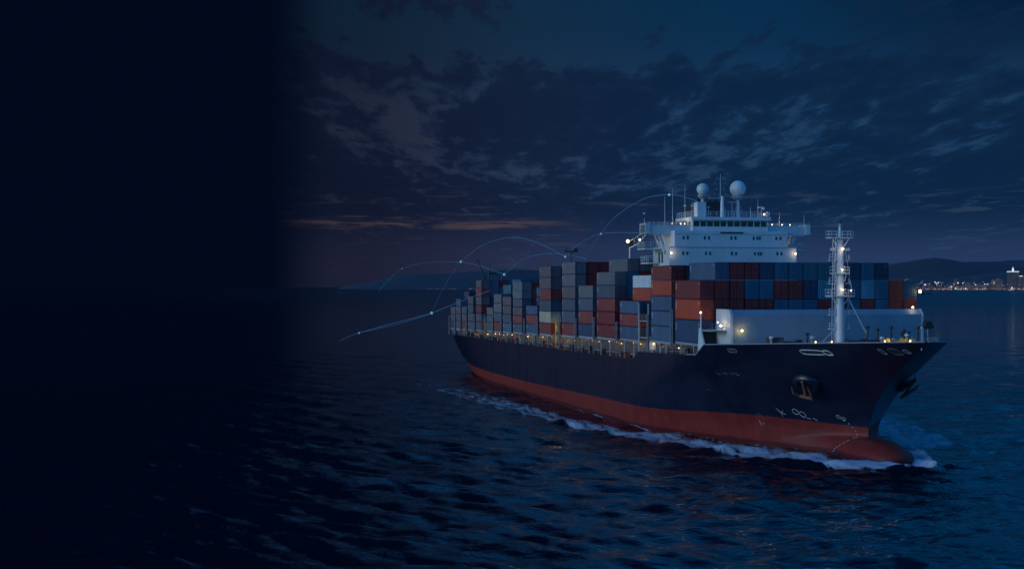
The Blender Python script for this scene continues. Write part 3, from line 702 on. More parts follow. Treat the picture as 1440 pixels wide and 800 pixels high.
for y in (-1.35, -.95): ld.bar((FMX + .2, y - .15, zb), (FMX + .2, y + .1, 31.8), .05, WHITE, 4)
for z in np.arange(zb + .5, 31.6, .7): ld.bar((FMX + .2, -1.45, z), (FMX + .2, -.9, z), .04, WHITE, 4)
for z in (18.0, 20.2, 25.0, 28.6): ld.rail([(FMX + .3, -1.9, z), (FMX + .3, -.8, z)], WHITE, .9, 2, .05, .9); ld.box(FMX - .3, FMX + .35, -1.9, -.75, z - .1, z, WHITE); ld.bar((FMX + .3, .8, z), (FMX + .3, 1.45, z), .06, WHITE, 4); ld.bar((FMX + .3, 1.45, z), (FMX + .3, 1.3, z + .8), .06, WHITE, 4)
ld.build('mast_ladder', foremast)
sy = MB()
for (a, b) in (((FMX, .7, 24), (FMX + 3, 4.4, fz(13))), ((FMX, 0.9, 30), (FMX, 2.0, 24)), ((FMX, -.7, 18), (FMX + 1, -5, fz(11))), ((FMX, 1.7, 23), (FMX - 1, 1.3, 19)), ((FMX, -.8, 30), (FMX, -1.4, 23))): sy.bar(a, b, .055, WHITE, 4)
sy.build('mast_stay', foremast)
mlp = MB()
for (y, z) in ((.1, 30.35), (.05, 24.0), (1.45, 23.9), (.0, 27.1)): mlp.ball((FMX + .85, y, z), .16 if z > 30 else .11, L_WHITE, 10, 8); mlp.bar((FMX + .4, y, z), (FMX + .8, y, z), .05, GREY, 4)
mlp.build('mast_lamps', foremast)
lamp((FMX + 1.6, -.1, 30.4), 22, (1, .82, .55), .15, SHIP); lamp((FMX + 1.5, -.1, 24.2), 26, (1, .78, .45), .15, SHIP); lamp((FMX + 1.8, .4, 27.3), 18, (1, .8, .5), .15, SHIP); lamp((FMX + 3.5, -3.5, 17.2), 30, (.8, .85, 1), .3, SHIP)

# ------------------------------------------------------------------ sea
def poly_line(x, pts): return np.interp(x, [p[0] for p in pts], [p[1] for p in pts])
def build_water():
    k = .72 / (24.5 * 1434)
    inv = np.arange(1 / 30000., 1 / 105., k); r = np.concatenate([[60000.], 1 / inv, np.linspace(103, 25, 24)])[::-1]
    a1 = np.radians(np.arange(-23.5, 23.51, .058)); a2 = np.radians(np.concatenate([np.arange(-180, -24, 6), ])); a3 = np.radians(np.arange(27, 180, 6))
    az = np.concatenate([a2, a1, a3]); nr, na = len(r), len(az)
    Rr, A = np.meshgrid(r, az, indexing='ij')
    x = Rr * np.sin(A); y = Rr * np.cos(A); z = np.zeros_like(x)
    sp = np.maximum(Rr * Rr * k, 1.0) + Rr * R(.058) * .3
    edge = np.clip((R(23.4) - np.abs(A)) / R(3), 0, 1)
    wind = R(248)
    for i in range(80):
        lam = 2.6 * (1.033 ** i) * rng.uniform(.92, 1.08); th = wind + rng.normal(0, .48); ph = rng.uniform(0, 6.28)
        amp = .029 * lam ** .42 * math.exp(-(lam / 20) ** 2) * rng.uniform(.5, 1.3)
        fade = np.exp(-(2.6 * sp / lam) ** 2) * edge
        p = 2 * math.pi / lam * (x * math.cos(th) + y * math.sin(th)) + ph
        z += amp * fade * (np.sin(p) + .18 * np.cos(2 * p))
    # ship's own wave system and foam, in the ship's frame
    dx, dy = x - OX, y - OY
    X = U[0] * dx + U[1] * dy; Y = -U[1] * dx + U[0] * dy; aY = np.abs(Y)
    out = poly_line(X, [(-240, 46), (-95, 37), (-60, 34), (-30, 31), (-10, 26), (8, 21), (22, 16), (34, 9), (38.5, 1), (39, -3)])
    inn = poly_line(X, [(-240, 22), (-95, 25.5), (-60, 25), (-30, 22.5), (-15, 17), (5, 8.5), (20, 3), (30, 0), (40, -2)])
    hw = poly_line(X, [(-206, 14), (-190, 17.5), (-150, 20.5), (-42, 20.5)] + [(float(q), half(float(q), -.6)) for q in np.arange(-40, 30.5, 2)] + [(30.6, 0), (31, -5)])
    out = np.where((Y > 0) & (X > 10), inn + (out - inn) * .45, out)
    t = (aY - inn) / np.maximum(out - inn, 1)
    inten = poly_line(X, [(-240, .10), (-150, .42), (-95, .64), (-60, .76), (-30, .84), (0, .88), (20, .95), (39, 1.0)])
    band = np.clip(t * 3, 0, 1) * np.clip((1.06 - t) * 9, 0, 1) * (.84 + .16 * np.clip(t, 0, 1))
    foam = inten * band * np.clip((39 + 1.6 * np.sin(Y * 1.7) + 1.1 * np.sin(Y * .6 + 2) - X) / 5, 0, 1)
    lump = np.sin(X * 1.3 + Y * .6) * .5 + np.sin(X * .55 - Y * 1.1 + 1) * .5 + np.sin(X * 2.9 + Y * 2.1) * .3
    contact = np.clip(1.0 - np.abs(aY - hw - .3) / .75, 0, 1) * np.clip((X + 120) / 60, 0, 1) * (X < 31) * .9
    port = np.clip(1 - np.abs(Y - 7 - (22 - X) * .45 - 1.2 * lump) / 4.5, 0, 1) * (X > -25) * (X < 26) * (Y > 0) * .72
    foam = np.maximum(np.maximum(foam, contact), port)
    crest = np.exp(-((t - .93) / .16) ** 2) * inten * np.where(X < 39, 1, 0) * np.clip((X + 130) / 90, 0, 1)
    lump = np.sin(X * 1.3 + Y * .6) * .5 + np.sin(X * .55 - Y * 1.1 + 1) * .5 + np.sin(X * 2.9 + Y * 2.1) * .3
    z += crest * (.32 + .12 * lump) + foam * .12 * lump
    # bow heap pushed up ahead of and beside the bulb
    heap = np.exp(-(((X - 31.8) / 3.4) ** 2 + ((Y + 3.0) / 5.5) ** 2))
    z += heap * (.22 + .14 * lump)
    foam = np.maximum(foam, np.clip(heap * 1.7, 0, 1))
    far = np.clip(1 - Rr / 3000, 0, 1); foam *= far
    vs = np.stack([x, y, z], -1).reshape(-1, 3)
    ii, jj = np.meshgrid(np.arange(nr - 1), np.arange(na), indexing='ij'); jn = (jj + 1) % na
    q = np.stack([ii * na + jj, ii * na + jn, (ii + 1) * na + jn, (ii + 1) * na + jj], -1).reshape(-1, 4)[:, ::-1]
    me = bpy.data.meshes.new('sea_water'); nv, nf = len(vs) + 1, len(q)
    cap = np.stack([np.full(na, len(vs)), np.arange(na), np.roll(np.arange(na), -1)], -1)[:, ::-1]
    vs = np.concatenate([vs, [[0, 0, 0]]])
    me.vertices.add(nv); me.vertices.foreach_set('co', vs.ravel().astype(np.float32))
    loops = np.concatenate([q.ravel(), cap.ravel()]); me.loops.add(len(loops)); me.loops.foreach_set('vertex_index', loops.astype(np.int32))
    me.polygons.add(nf + na); st = np.concatenate([np.arange(nf) * 4, nf * 4 + np.arange(na) * 3])
    me.polygons.foreach_set('loop_start', st.astype(np.int32)); me.polygons.foreach_set('use_smooth', np.ones(nf + na, bool))
    me.update(calc_edges=True); me.validate()
    at = me.attributes.new('foam', 'FLOAT', 'POINT'); at.data.foreach_set('value', np.concatenate([foam.ravel(), [0]]).astype(np.float32))
    m = bpy.data.materials.new('sea surface'); nt = nodes_of(m); g = G(nt); b = nt.nodes['Principled BSDF']
    tc = g.n('ShaderNodeTexCoord'); P_ = tc.outputs['Object']
    mp = g.n('ShaderNodeMapping'); nt.links.new(P_, mp.inputs[0]); mp.inputs['Rotation'].default_value = (0, 0, R(-20)); mp.inputs['Scale'].default_value = (.55, 1, 1)
    w1 = g.noise(mp.outputs[0], .42, 3, .55, dist=.3); w2 = g.noise(mp.outputs[0], 1.5, 3, .6, dist=.2); w3 = g.noise(mp.outputs[0], .085, 3, .5)
    gust = g.noise(mp.outputs[0], .012, 3, .5)
    h = g.m('ADD', g.m('ADD', g.m('MULTIPLY', w1, 1.25), g.m('MULTIPLY', w2, .36)), g.m('MULTIPLY', w3, 1.3))
    bp = g.n('ShaderNodeBump'); bp.inputs['Distance'].default_value = 1.0
    g.set(bp.inputs['Strength'], g.m('MULTIPLY_ADD', gust, .28, .18)); g.set(bp.inputs['Height'], h)
    b.inputs['Base Color'].default_value = (.0008, .007, .018, 1); b.inputs['IOR'].default_value = 1.333
    dist = g.n('ShaderNodeVectorMath', operation='LENGTH'); nt.links.new(P_, dist.inputs[0])
    g.set(b.inputs['Roughness'], g.ss(dist.outputs['Value'], 350, 3500, .08, .24))     # unresolved ripples far out
    nt.links.new(bp.outputs[0], b.inputs['Normal'])
    # foam: thresholded streaky noise
    fa = g.n('ShaderNodeAttribute', attribute_name='foam')
    rot = g.n('ShaderNodeMapping'); nt.links.new(P_, rot.inputs[0]); rot.inputs['Rotation'].default_value = (0, 0, -HEAD)
    rot2 = g.n('ShaderNodeMapping'); nt.links.new(rot.outputs[0], rot2.inputs[0]); rot2.inputs['Scale'].default_value = (.32, 1, 1)
    f1 = g.noise(rot2.outputs[0], .55, 8, .68, dist=.6); f2 = g.noise(P_, 2.6, 5, .65)
    fn_ = g.m('ADD', g.m('MULTIPLY', f1, .75), g.m('MULTIPLY', f2, .25))
    th = g.m('MULTIPLY_ADD', fa.outputs['Fac'], -.42, .665)
    mask = g.m('MULTIPLY', g.ss(fn_, th, g.m('ADD', th, .22)), g.ss(fa.outputs['Fac'], .01, .08))
    fb = nt.nodes.new('ShaderNodeBsdfPrincipled'); fb.inputs['Base Color'].default_value = (.55, .62, .70, 1); fb.inputs['Roughness'].default_value = .9; fb.inputs['Specular IOR Level'].default_value = .1
    b2 = g.n('ShaderNodeBump'); b2.inputs['Distance'].default_value = .6; b2.inputs['Strength'].default_value = .7; g.set(b2.inputs['Height'], fn_); nt.links.new(b2.outputs[0], fb.inputs['Normal'])
    mx = nt.nodes.new('ShaderNodeMixShader'); nt.links.new(mask, mx.inputs[0]); nt.links.new(b.outputs[0], mx.inputs[1]); nt.links.new(fb.outputs[0], mx.inputs[2])
    nt.links.new(mx.outputs[0], nt.nodes['Material Output'].inputs[0])
    me.materials.append(m)
    o = bpy.data.objects.new('water', me); COL.objects.link(o); tag(o, kind='structure')
build_water()

# ------------------------------------------------------------------ far shore
LAND = paint('hazy wooded hill', (.032, .058, .084), .95, .3, scale=.002)  # blue of distance haze is put into the hill colour, no air volume
def ridge(name, D, pts, depth, seed, base=2.0):
    rg = np.random.default_rng(seed); x0, x1 = pts[0][0], pts[-1][0]; n = 260; xs = np.linspace(x0, x1, n)
    top = np.interp(xs, [p[0] for p in pts], [p[1] for p in pts])
    ker = np.ones(15) / 15; top = np.convolve(np.pad(top, 7, 'edge'), ker, 'valid')
    nz = np.zeros(n)
    for o in range(6): nz += np.interp(np.linspace(0, 1, n), np.linspace(0, 1, 12 * 2 ** o), rg.normal(0, 1, 12 * 2 ** o)) * .5 ** o
    top = np.maximum(top * (1 + .045 * nz) + 1.2 * nz * (top > 5), base)
    mb = MB(); vs = []; prof = [(0, 0.0), (.2, .22), (.45, .6), (.7, .88), (1, 1.0), (1.6, .7), (2.4, 0)]
    for t, hgt in prof:
        for i in range(n):
            wob = 1 + .18 * math.sin(xs[i] * .004 + t * 5) * (0 < hgt < 1)
            vs.append((xs[i], D + depth * t + 220 * nz[i] * t * .5, -3 + (top[i] + 3) * hgt * wob))
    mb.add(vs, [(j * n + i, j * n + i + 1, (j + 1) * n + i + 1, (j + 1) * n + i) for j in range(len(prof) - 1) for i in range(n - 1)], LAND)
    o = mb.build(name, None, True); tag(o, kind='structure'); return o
pxx = lambda px, D: (px - 720) / 2016 * D
D1 = 13200
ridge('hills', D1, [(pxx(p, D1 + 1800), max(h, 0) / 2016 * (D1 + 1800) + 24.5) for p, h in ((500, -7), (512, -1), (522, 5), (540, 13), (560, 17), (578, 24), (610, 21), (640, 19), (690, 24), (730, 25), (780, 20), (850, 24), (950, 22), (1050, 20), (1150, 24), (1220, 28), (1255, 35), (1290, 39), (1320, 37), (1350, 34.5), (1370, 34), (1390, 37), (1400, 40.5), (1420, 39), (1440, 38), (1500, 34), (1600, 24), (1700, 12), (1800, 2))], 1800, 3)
D2 = 10800
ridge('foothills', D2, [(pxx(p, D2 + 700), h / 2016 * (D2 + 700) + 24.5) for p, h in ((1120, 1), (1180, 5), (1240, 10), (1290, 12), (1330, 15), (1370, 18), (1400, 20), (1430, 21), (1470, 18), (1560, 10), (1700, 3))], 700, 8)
DS = 9600
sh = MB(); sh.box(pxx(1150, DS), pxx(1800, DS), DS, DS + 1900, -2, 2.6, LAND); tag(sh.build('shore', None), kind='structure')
CITYW = []
for i, (wc, em) in enumerate(((( .10, .11, .14), .016), ((.16, .14, .13), .020), ((.07, .09, .12), .012))):
    m = bpy.data.materials.new('far building wall'); nt = nodes_of(m); g = G(nt); b = nt.nodes['Principled BSDF']; b.inputs['Base Color'].default_value = (*wc, 1); b.inputs['Roughness'].default_value = .8
    tc = g.n('ShaderNodeTexCoord'); mp = g.n('ShaderNodeMapping'); nt.links.new(tc.outputs['Object'], mp.inputs[0]); mp.inputs['Scale'].default_value = (.24, .24, .28)
    wn = g.n('ShaderNodeTexWhiteNoise'); fl = g.n('ShaderNodeVectorMath', operation='FLOOR'); nt.links.new(mp.outputs[0], fl.inputs[0]); nt.links.new(fl.outputs[0], wn.inputs['Vector'])
    sep = g.n('ShaderNodeSeparateXYZ'); nt.links.new(mp.outputs[0], sep.inputs[0])
    fx = g.m('FRACT', sep.outputs[0]); fzz = g.m('FRACT', sep.outputs[2])
    win = g.m('MULTIPLY', g.m('MULTIPLY', g.ss(fx, .2, .25), g.ss(fx, .8, .75)), g.m('MULTIPLY', g.ss(fzz, .25, .3), g.ss(fzz, .75, .7)))
    lit = g.m('MULTIPLY', win, g.m('GREATER_THAN', wn.outputs['Value'], .80))
    b.inputs['Emission Color'].default_value = (1, .66, .5, 1); g.set(b.inputs['Emission Strength'], g.m('MULTIPLY', lit, em * 26)); m.cycles.emission_sampling = 'NONE'; CITYW.append(m)
WH_L = glow('tower crown light', (.95, .95, 1), .7); PK = glow('pink street light', (1, .38, .27), .45); WM = glow('warm street light', (1, .60, .40), .6); CW_ = glow('cool street light', (.65, .85, 1), .6)
def building(x, y, w, d, h, mat, roof=0):
    mb = MB(); mb.box(-w / 2, w / 2, -d / 2, d / 2, 0, h, mat)
    mb.box(-w * .25, w * .2, -d * .2, d * .2, h, h + 3.5, mat)
    if roof: mb.box(-w / 2 - .5, w / 2 + .5, -d / 2 - .5, d / 2 + .5, h - 1.2, h - .3, mat)
    o = mb.build('waterfront_building', None, loc=(x, y, 2.6)); return o
rr = random.Random(4)
BPOS = []
for i in range(64):
    px = 1236 + (1470 - 1236) * (i + .5) / 64 + rr.uniform(-1.5, 1.5); row = i % 3
    D = DS + 60 + row * 260 + rr.uniform(0, 120); w = rr.uniform(20, 46); h = rr.choice([10, 12, 14, 18, 22, 26, 34, 44]) * (1.25 if px > 1385 else 1) * (1 + .35 * row)
    BPOS.append((px, D, w, h))
LOW = ['squat', 'low', 'broad', 'mid rise', 'tall', 'slim']
for i, (px, D, w, h) in enumerate(BPOS):
    o = building(pxx(px, D), D, w, rr.uniform(16, 30), h, rr.choice(CITYW), i % 2)
    kind = 'low' if h < 20 else ('mid rise' if h < 36 else 'tall slim')
    tag(o, f'distant {kind} building with dotted lit windows on the harbour shore', 'building', f'distant {kind} waterfront buildings')
# the one tall tower with a lit crown
T = tag(empty('hotel_tower', (pxx(1424.5, DS + 100), DS + 100, 2.6)), 'tallest far tower, white lit crown bar and spire, at right of harbour shore', 'tower')
mb = MB(); mb.box(-34, 34, -15, 15, 0, 116, CITYW[2]); mb.build('tower_block', T)
mb = MB(); mb.box(-36, 36, -16, 16, 121, 126, WH_L); mb.build('crown_light', T)
mb = MB(); mb.box(-30, 30, -14, 14, 116, 121, CITYW[2]); mb.build('crown_base', T)
mb = MB(); mb.lathe((0, 0, 0), [(3, 126), (7, 133), (6, 142), (2, 150), (1, 156)], WH_L, 12); mb.build('spire', T)
T2 = tag(empty('hotel_tower', (pxx(1436, DS + 260), DS + 260, 2.6)), 'second far tower with one white roof light, beside the tallest tower', 'tower')
mb = MB(); mb.box(-20, 20, -12, 12, 0, 92, CITYW[0]); mb.build('tower_block', T2)
mb = MB(); mb.box(-9, 9, -8, 8, 92, 97, WH_L); mb.build('roof_light', T2)
# harbour and hillside lights: far too many to count
cl = MB()
for i in range(230):
    px = rr.uniform(1232, 1475); D = DS - 8 + rr.uniform(0, 30); cl.ball((pxx(px, D), D, rr.choice([6, 8, 9, 12])), rr.uniform(1.0, 3.0) * rr.choice([.7, 1, 1]), rr.choice([PK, PK, WM, WM, WM, CW_]), 6, 4)
for i in range(150):
    px = rr.uniform(1232, 1475); D = DS + rr.uniform(100, 900); zz = 6 + abs(rr.gauss(0, 22)) + (D - DS) * .03; cl.ball((pxx(px, D), D, zz), rr.uniform(1.5, 3.2), rr.choice([PK, PK, PK, WM, CW_]), 6, 4)
for px, zz, r_ in ((1301, 38, 6), (1315, 55, 4.5), (1317, 46, 4), (1319.5, 52, 4.5), (1338, 24, 5), (1347, 50, 5), (1354, 48, 3.5), (1385, 42, 4), (1389, 42, 3.5), (1398, 52, 4), (1372, 38, 4), (1423, 16, 6), (1344, 14, 5), (1358, 12, 5)): cl.ball((pxx(px, DS + 40), DS + 40, zz), r_, WH_L, 8, 6)
for i in range(50): px = rr.uniform(590, 760); D = 12590; cl.ball((pxx(px, D), D, 6), rr.uniform(1.2, 2.2), rr.choice([PK, WM]), 6, 4)
o = cl.build('harbour_lights', None); tag(o, 'countless pinprick street lights along the far harbour shore', 'street lights', kind='stuff')

# far vessels
BOATP = paint('far vessel paint', (.03, .035, .05), .6, .2)
def vessel(px, D, L, label, rz, lit=False, mast=12):
    t = tag(empty('cargo_boat', (pxx(px, D), D, 0), rz), label, 'boat'); h = MB(); B_ = L * .09
    st = [(-.5, .8, 1.0), (-.3, 1, .8), (.2, 1, .8), (.42, .6, 1.0), (.5, .03, 1.3)]
    vs = []
    for x, b_, z_ in st: vs += [(x * L, -b_ * B_, -1), (x * L, b_ * B_, -1), (x * L, b_ * B_ * 1.1, z_ * L * .07), (x * L, -b_ * B_ * 1.1, z_ * L * .07)]
    fs = [(4 * i + a, 4 * i + (a + 1) % 4, 4 * i + 4 + (a + 1) % 4, 4 * i + 4 + a) for i in range(4) for a in range(4)] + [(0, 1, 2, 3), (19, 18, 17, 16)]
    h.add(vs, fs, BOATP); h.build('hull', t)
    c = MB(); c.box(-.40 * L, -.22 * L, -B_ * .7, B_ * .7, L * .055, L * .16, BOATP); c.box(-.37 * L, -.26 * L, -B_ * .6, B_ * .6, L * .16, L * .2, BOATP); c.build('deckhouse', t)
    m_ = MB(); m_.bar((.05 * L, 0, L * .05), (.05 * L, 0, mast), L * .008, BOATP, 6); m_.bar((.05 * L, 0, mast * .9), (.22 * L, 0, mast * .55), L * .006, BOATP, 5); m_.bar((-.3 * L, 0, L * .18), (-.3 * L, 0, L * .3), L * .006, BOATP, 5); m_.build('mast', t)
    if lit: k = MB(); k.box(-.41 * L, .1 * L, -B_ * .75, B_ * .75, L * .09, L * .13, CW_ if lit == 2 else WM); k.build('cabin_light', t)
vessel(575, 7800, 56, 'small dark cargo boat on the horizon left of the ship', R(8), 0, 15)
vessel(480, 5400, 26, 'tiny lit boat near the dark left part of the sea', R(-6), 0, 6)
vessel(1303, 4600, 40, 'small dark boat just right of the ship bow containers', R(4), 0, 7)
vessel(1424, 8300, 60, 'small boat with a bright lit deck below the tall far tower', R(0), 1, 10)

# ------------------------------------------------------------------ glowing network arcs above the ship
def unp(px, py, D): return Vector(((px - 720) / 2016 * D, D, 25.1 + (403 - py) / 2016 * D))
def arc(label, pts, D0, D1, r=.075, dots=(), samples=28):
    n = len(pts); P3 = [unp(px, py, D0 + (D1 - D0) * i / (n - 1)) for i, (px, py) in enumerate(pts)]
    out = []
    for i in range(n - 1):
        p0, p1, p2, p3 = P3[max(i - 1, 0)], P3[i], P3[i + 1], P3[min(i + 2, n - 1)]
        for k in range(samples // (n - 1) + 1):
            t = k / (samples // (n - 1) + 1)
            out.append(.5 * ((2 * p1) + (p2 - p0) * t + (2 * p0 - 5 * p1 + 4 * p2 - p3) * t * t + (3 * p1 - 3 * p2 + p3 - p0) * t ** 3))
    out.append(P3[-1]); mb = MB(); c = out[0]; mb.path([p - c for p in out], r * .7, L_BLUE, 5)
    o = mb.build('light_arc', None, loc=c); tag(o, label, 'light arc', 'blue light arcs')
def node(label, px, py, D, r):
    mb = MB(); mb.ball((0, 0, 0), r * .62, L_NODE, 10, 8); o = mb.build('light_node', None, loc=unp(px, py, D)); tag(o, label, 'light node', 'blue light nodes')
arc('thin blue light arc rising beside the bridge tower to its antennas', [(824, 366), (832, 349), (845, 329), (868, 303), (905, 280), (941, 274), (965, 278), (985, 285)], 300, 266)
arc('thin blue light arc ending near the floodlight mast', [(795, 361), (812, 345), (828, 335), (845, 329), (870, 327), (900, 328)], 312, 285)
arc('wide blue light arc above the after container stacks', [(648, 368), (675, 347), (700, 337), (725, 334), (750, 339), (775, 350), (795, 361)], 380, 312, .09)
arc('short blue light arc between the stern stacks and signal mast', [(709, 386), (728, 370), (745, 361), (770, 356.5), (795, 358), (825, 364)], 350, 312, .08)
arc('straight faint blue beam from upper node down to stern stacks', [(648, 368), (668, 372), (690, 379), (709, 386)], 380, 350, .08)
arc('faint blue beam rising from the water node left of stern', [(607, 440), (620, 412), (633, 389), (648, 368)], 395, 380, .06)
arc('long blue beam skimming the water left of the stern', [(505, 468), (540, 458), (575, 449), (607, 440), (640, 427), (690, 408)], 410, 375, .10)
arc('lowest faint blue beam fading over the water at left', [(478, 479), (505, 468), (555, 457), (607, 441)], 412, 396, .07)
arc('faintest blue arc over the far hills at left', [(532, 410), (548, 392), (565, 378), (595, 370), (625, 368), (648, 369)], 400, 382, .05)
node('brightest blue node at the top of arc beside the bridge', 941, 274, 272, .38)
node('blue node on the arc crossing left of the floodlight mast', 845, 329, 292, .34)
node('blue node at right of the signal mast on after stacks', 795, 361, 312, .36)
node('blue node high at left above the stern', 648, 368, 380, .50)
node('blue node just above the stern stacks', 709, 386, 350, .48)
node('large blue node low over water at left of the stern', 607, 440, 395, .62)
node('dim blue node farthest left over the water', 505, 468, 410, .42)
node('small blue node over the far hills', 565, 378, 395, .22)

# ------------------------------------------------------------------ dusk sky
SUN_AZ, SUN_EL = -112, 9        # afterglow: compass-like angle from +Y, clockwise positive
wd = bpy.data.worlds.new('World'); sc.world = wd; wd.use_nodes = True; nt = wd.node_tree; g = G(nt)
bg = nt.nodes['Background']
tc = g.n('ShaderNodeTexCoord'); nv = g.n('ShaderNodeVectorMath', operation='NORMALIZE'); nt.links.new(tc.outputs['Generated'], nv.inputs[0])
sp = g.n('ShaderNodeSeparateXYZ'); nt.links.new(nv.outputs[0], sp.inputs[0]); dx, dy, dz = sp.outputs
az = g.m('MULTIPLY', g.m('ARCTAN2', dx, dy), 180 / math.pi)          # degrees, right positive
el = g.m('MAXIMUM', dz, 0.0)
eld = g.m('MULTIPLY', g.m('ARCSINE', dz), 180 / math.pi)
side = g.ss(az, -7, 11)
hor = g.mix(side, (.024, .025, .055), (.024, .049, .132))
mid = g.mix(side, (.015, .024, .056), (.0085, .036, .098))
top = g.mix(side, (.0075, .024, .050), (.0024, .027, .075))
top = g.mix(g.ss(az, 9, 19), top, (.0016, .014, .042))
base = g.mix(g.ss(eld, .6, 5.0), hor, mid); base = g.mix(g.ss(eld, 5.5, 11.5), base, top)
base = g.mix(g.ss(eld, 11, 21), base, g.mix(side, (.024, .058, .140), (.004, .22, .66)))
# cloud deck seen in perspective
inv = g.m('DIVIDE', 1.0, g.m('ADD', el, .055))
cx = g.m('MULTIPLY', dx, inv); cy = g.m('MULTIPLY', dy, inv)
cv = g.n('ShaderNodeCombineXYZ'); g.set(cv.inputs[0], cx); g.set(cv.inputs[1], cy)
cm = g.n('ShaderNodeMapping'); nt.links.new(cv.outputs[0], cm.inputs[0]); cm.inputs['Scale'].default_value = (3.4, 1.0, 1); cm.inputs['Location'].default_value = (3.3, 1.7, 0)
c1 = g.noise(cm.outputs[0], 1.9, 9, .58, dist=.35); c2 = g.noise(cm.outputs[0], .42, 4, .5); c3 = g.noise(cm.outputs[0], 5.5, 5, .6)
cl_ = g.m('ADD', g.m('ADD', g.m('MULTIPLY', c1, .62), g.m('MULTIPLY', c2, .5)), g.m('ADD', g.m('MULTIPLY', c3, .24), -.07))
# more cloud in the middle of the visible sky, thinner at its top
bias = g.m('ADD', g.m('MULTIPLY', g.ss(eld, 6.5, 11.0), -.10), g.m('MULTIPLY', g.ss(eld, 4.2, 2.0), .05))
cl_ = g.m('ADD', cl_, bias)
def blob(a0, e0, sa, se, amt):
    global cl_
    d = g.m('ADD', g.m('POWER', g.m('DIVIDE', g.m('SUBTRACT', az, a0), sa), 2), g.m('POWER', g.m('DIVIDE', g.m('SUBTRACT', eld, e0), se), 2))
    cl_ = g.m('ADD', cl_, g.m('MULTIPLY', g.m('EXPONENT', g.m('MULTIPLY', d, -1)), amt))
for q in ((-4.2, 6.0, 2.6, 1.3, -.10), (1.0, 4.6, 1.9, .7, -.12), (11.2, 5.2, 3.0, .6, -.085), (13.5, 6.6, 3.5, .9, -.07), (-7.5, 7.6, 2.5, .8, -.07), (9.5, 7.9, 4.5, 1.0, .10), (4.5, 6.2, 2.6, 1.3, .09), (-6.5, 4.2, 3.0, 1.0, .10), (17, 4.2, 4, 1.0, .08), (2, 9.6, 5, 1.6, -.10)): blob(*q)
cmask = g.ss(cl_, .508, .588); core = g.ss(cl_, .56, .68)
rim = g.m('MULTIPLY', g.ss(cl_, .53, .47), .5)
ccol = g.mix(side, (.0075, .0125, .035), (.0042, .020, .058))
ccol2 = g.mix(side, (.0065, .0105, .031), (.003, .0165, .052))
sky = g.mix(g.m('MULTIPLY', cmask, g.ss(eld, .8, 3.4, .25, .88)), base, g.mix(core, ccol, ccol2))
rimc = g.mix(side, (.038, .042, .064), (.022, .060, .115))
sky = g.mix(g.m('MULTIPLY', rim, g.m('MULTIPLY', g.ss(eld, 2.2, 3.4), g.ss(eld, 9.5, 6.5, 0, .75))), sky, rimc)
# warm slits of afterglow low on the left
sv = g.n('ShaderNodeCombineXYZ'); g.set(sv.inputs[0], g.m('MULTIPLY', az, .16)); g.set(sv.inputs[1], g.m('MULTIPLY', eld, 2.2))
s1 = g.noise(sv.outputs[0], 1.6, 6, .6, dim='2D', dist=.3)
slit = g.m('MULTIPLY', g.ss(g.m('ABSOLUTE', g.m('SUBTRACT', g.m('ADD', eld, g.m('MULTIPLY', g.m('SUBTRACT', s1, .5), .9)), 2.5)), .24, .05), g.m('MULTIPLY', g.ss(az, -10.5, -8), g.ss(az, 3.5, -1)))
slit = g.m('MULTIPLY', slit, g.ss(g.noise(sv.outputs[0], 2.7, 5, .6, dim='2D'), .36, .55))
sky = g.mix(g.m('MULTIPLY', slit, .80), sky, (.078, .056, .066))
slit2 = g.m('MULTIPLY', g.m('MULTIPLY', g.ss(s1, .58, .70), g.m('MULTIPLY', g.ss(eld, 1.4, 1.9), g.ss(eld, 4.2, 3.2))), .45)
sky = g.mix(slit2, sky, g.mix(side, (.055, .045, .062), (.035, .060, .115)))
# made-up dark sector in the sky, no real cloud, over the left view
left_dark = g.m('MAXIMUM', g.ss(az, -9.7, -6.9, 0, .56), 0.0)
left_dark = g.m('ADD', left_dark, g.ss(az, -8.3, 1.5, 0, .44))
azs = g.m('ADD', az, g.m('MULTIPLY', g.m('MAXIMUM', g.m('SUBTRACT', eld, 10.0), 0.0), 1.3))     # the added darkening spreads wider overhead
left_dark = g.m('MAXIMUM', left_dark, g.ss(azs, -27, -36))
front = sky
glowL = g.m('MULTIPLY', g.ss(az, -25, -36), g.ss(eld, 16, 3))
front = g.mix(glowL, front, (.18, .175, .25))
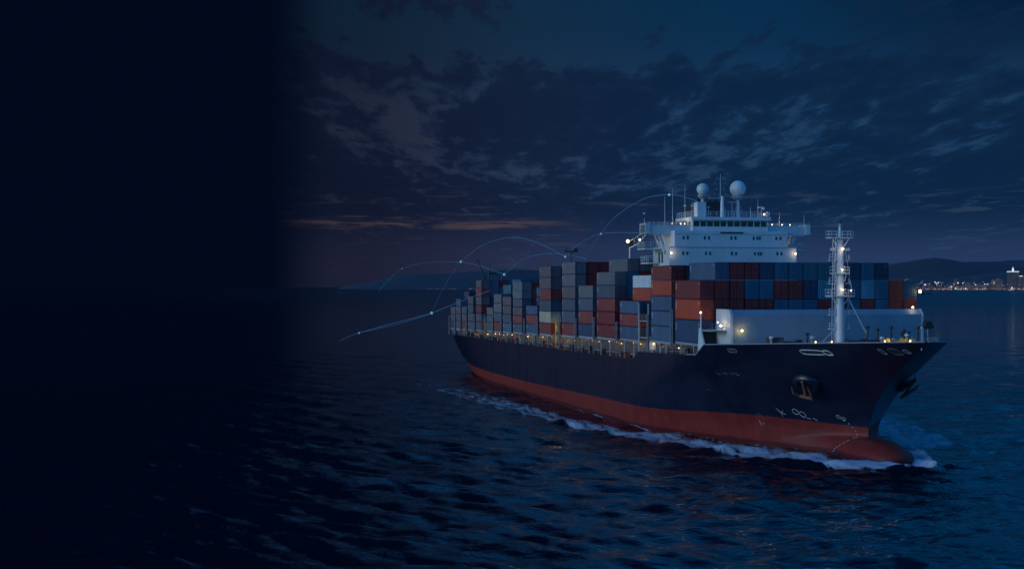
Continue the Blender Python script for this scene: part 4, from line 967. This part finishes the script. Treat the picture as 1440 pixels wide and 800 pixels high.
# clear twilight overhead and behind the camera
nish = g.n('ShaderNodeTexSky'); nish.sky_type = 'NISHITA'; nish.sun_disc = False; nish.sun_elevation = R(SUN_EL); nish.sun_rotation = R(SUN_AZ)
back = g.mix(1.0, nish.outputs[0], (.0080, .080, .205), 'MULTIPLY')
back = g.mix(g.ss(dz, -.02, .0), (.004, .008, .016), back)
aabs = g.m('ABSOLUTE', az)
wf = g.m('MULTIPLY', g.ss(aabs, 95, 48), g.ss(eld, 62, 24))
tot = g.mix(wf, back, front)
keepc = g.m('MAXIMUM', left_dark, g.m('MAXIMUM', g.ss(eld, 80, 90), g.ss(g.m('ABSOLUTE', az), 90, 110)))
tot = g.mix(keepc, (.0006, .0028, .0115), tot)
sc10 = g.n('ShaderNodeVectorMath', operation='SCALE'); nt.links.new(tot, sc10.inputs[0]); sc10.inputs['Scale'].default_value = 10.0
nt.links.new(sc10.outputs[0], bg.inputs['Color']); bg.inputs['Strength'].default_value = .1
wd.cycles.sampling_method = 'MANUAL'; wd.cycles.sample_map_resolution = 1024

sl_ = bpy.data.lights.new('afterglow_sun', 'SUN'); sl_.energy = .75; sl_.angle = R(35); sl_.color = (1, .74, .72)
so = bpy.data.objects.new('afterglow_sun', sl_); COL.objects.link(so)
a, e = R(SUN_AZ), R(SUN_EL); tosun = Vector((math.sin(a) * math.cos(e), math.cos(a) * math.cos(e), math.sin(e)))
so.rotation_euler = tosun.to_track_quat('Z', 'Y').to_euler(); so.location = (-60, 60, 80)

# ------------------------------------------------------------------ camera and render settings
cd = bpy.data.cameras.new('camera'); cam = bpy.data.objects.new('camera', cd); COL.objects.link(cam); sc.camera = cam
cam.location = (0, 0, 25.1); cam.rotation_euler = (R(90), 0, 0); cd.sensor_width = 36; cd.lens = 36 * 2016 / 1440; cd.shift_y = 3 / 1440; cd.clip_start = .5; cd.clip_end = 200000
vs_ = sc.view_settings; vs_.view_transform = 'Standard'; vs_.look = 'None'; vs_.exposure = 0; vs_.gamma = 1; vs_.use_curve_mapping = False
sc.render.engine = 'CYCLES'; cy_ = sc.cycles
cy_.use_denoising = True; cy_.max_bounces = 6; cy_.diffuse_bounces = 3; cy_.glossy_bounces = 3; cy_.sample_clamp_indirect = 2.0; cy_.use_light_tree = True; cy_.caustics_reflective = False; cy_.caustics_refractive = False
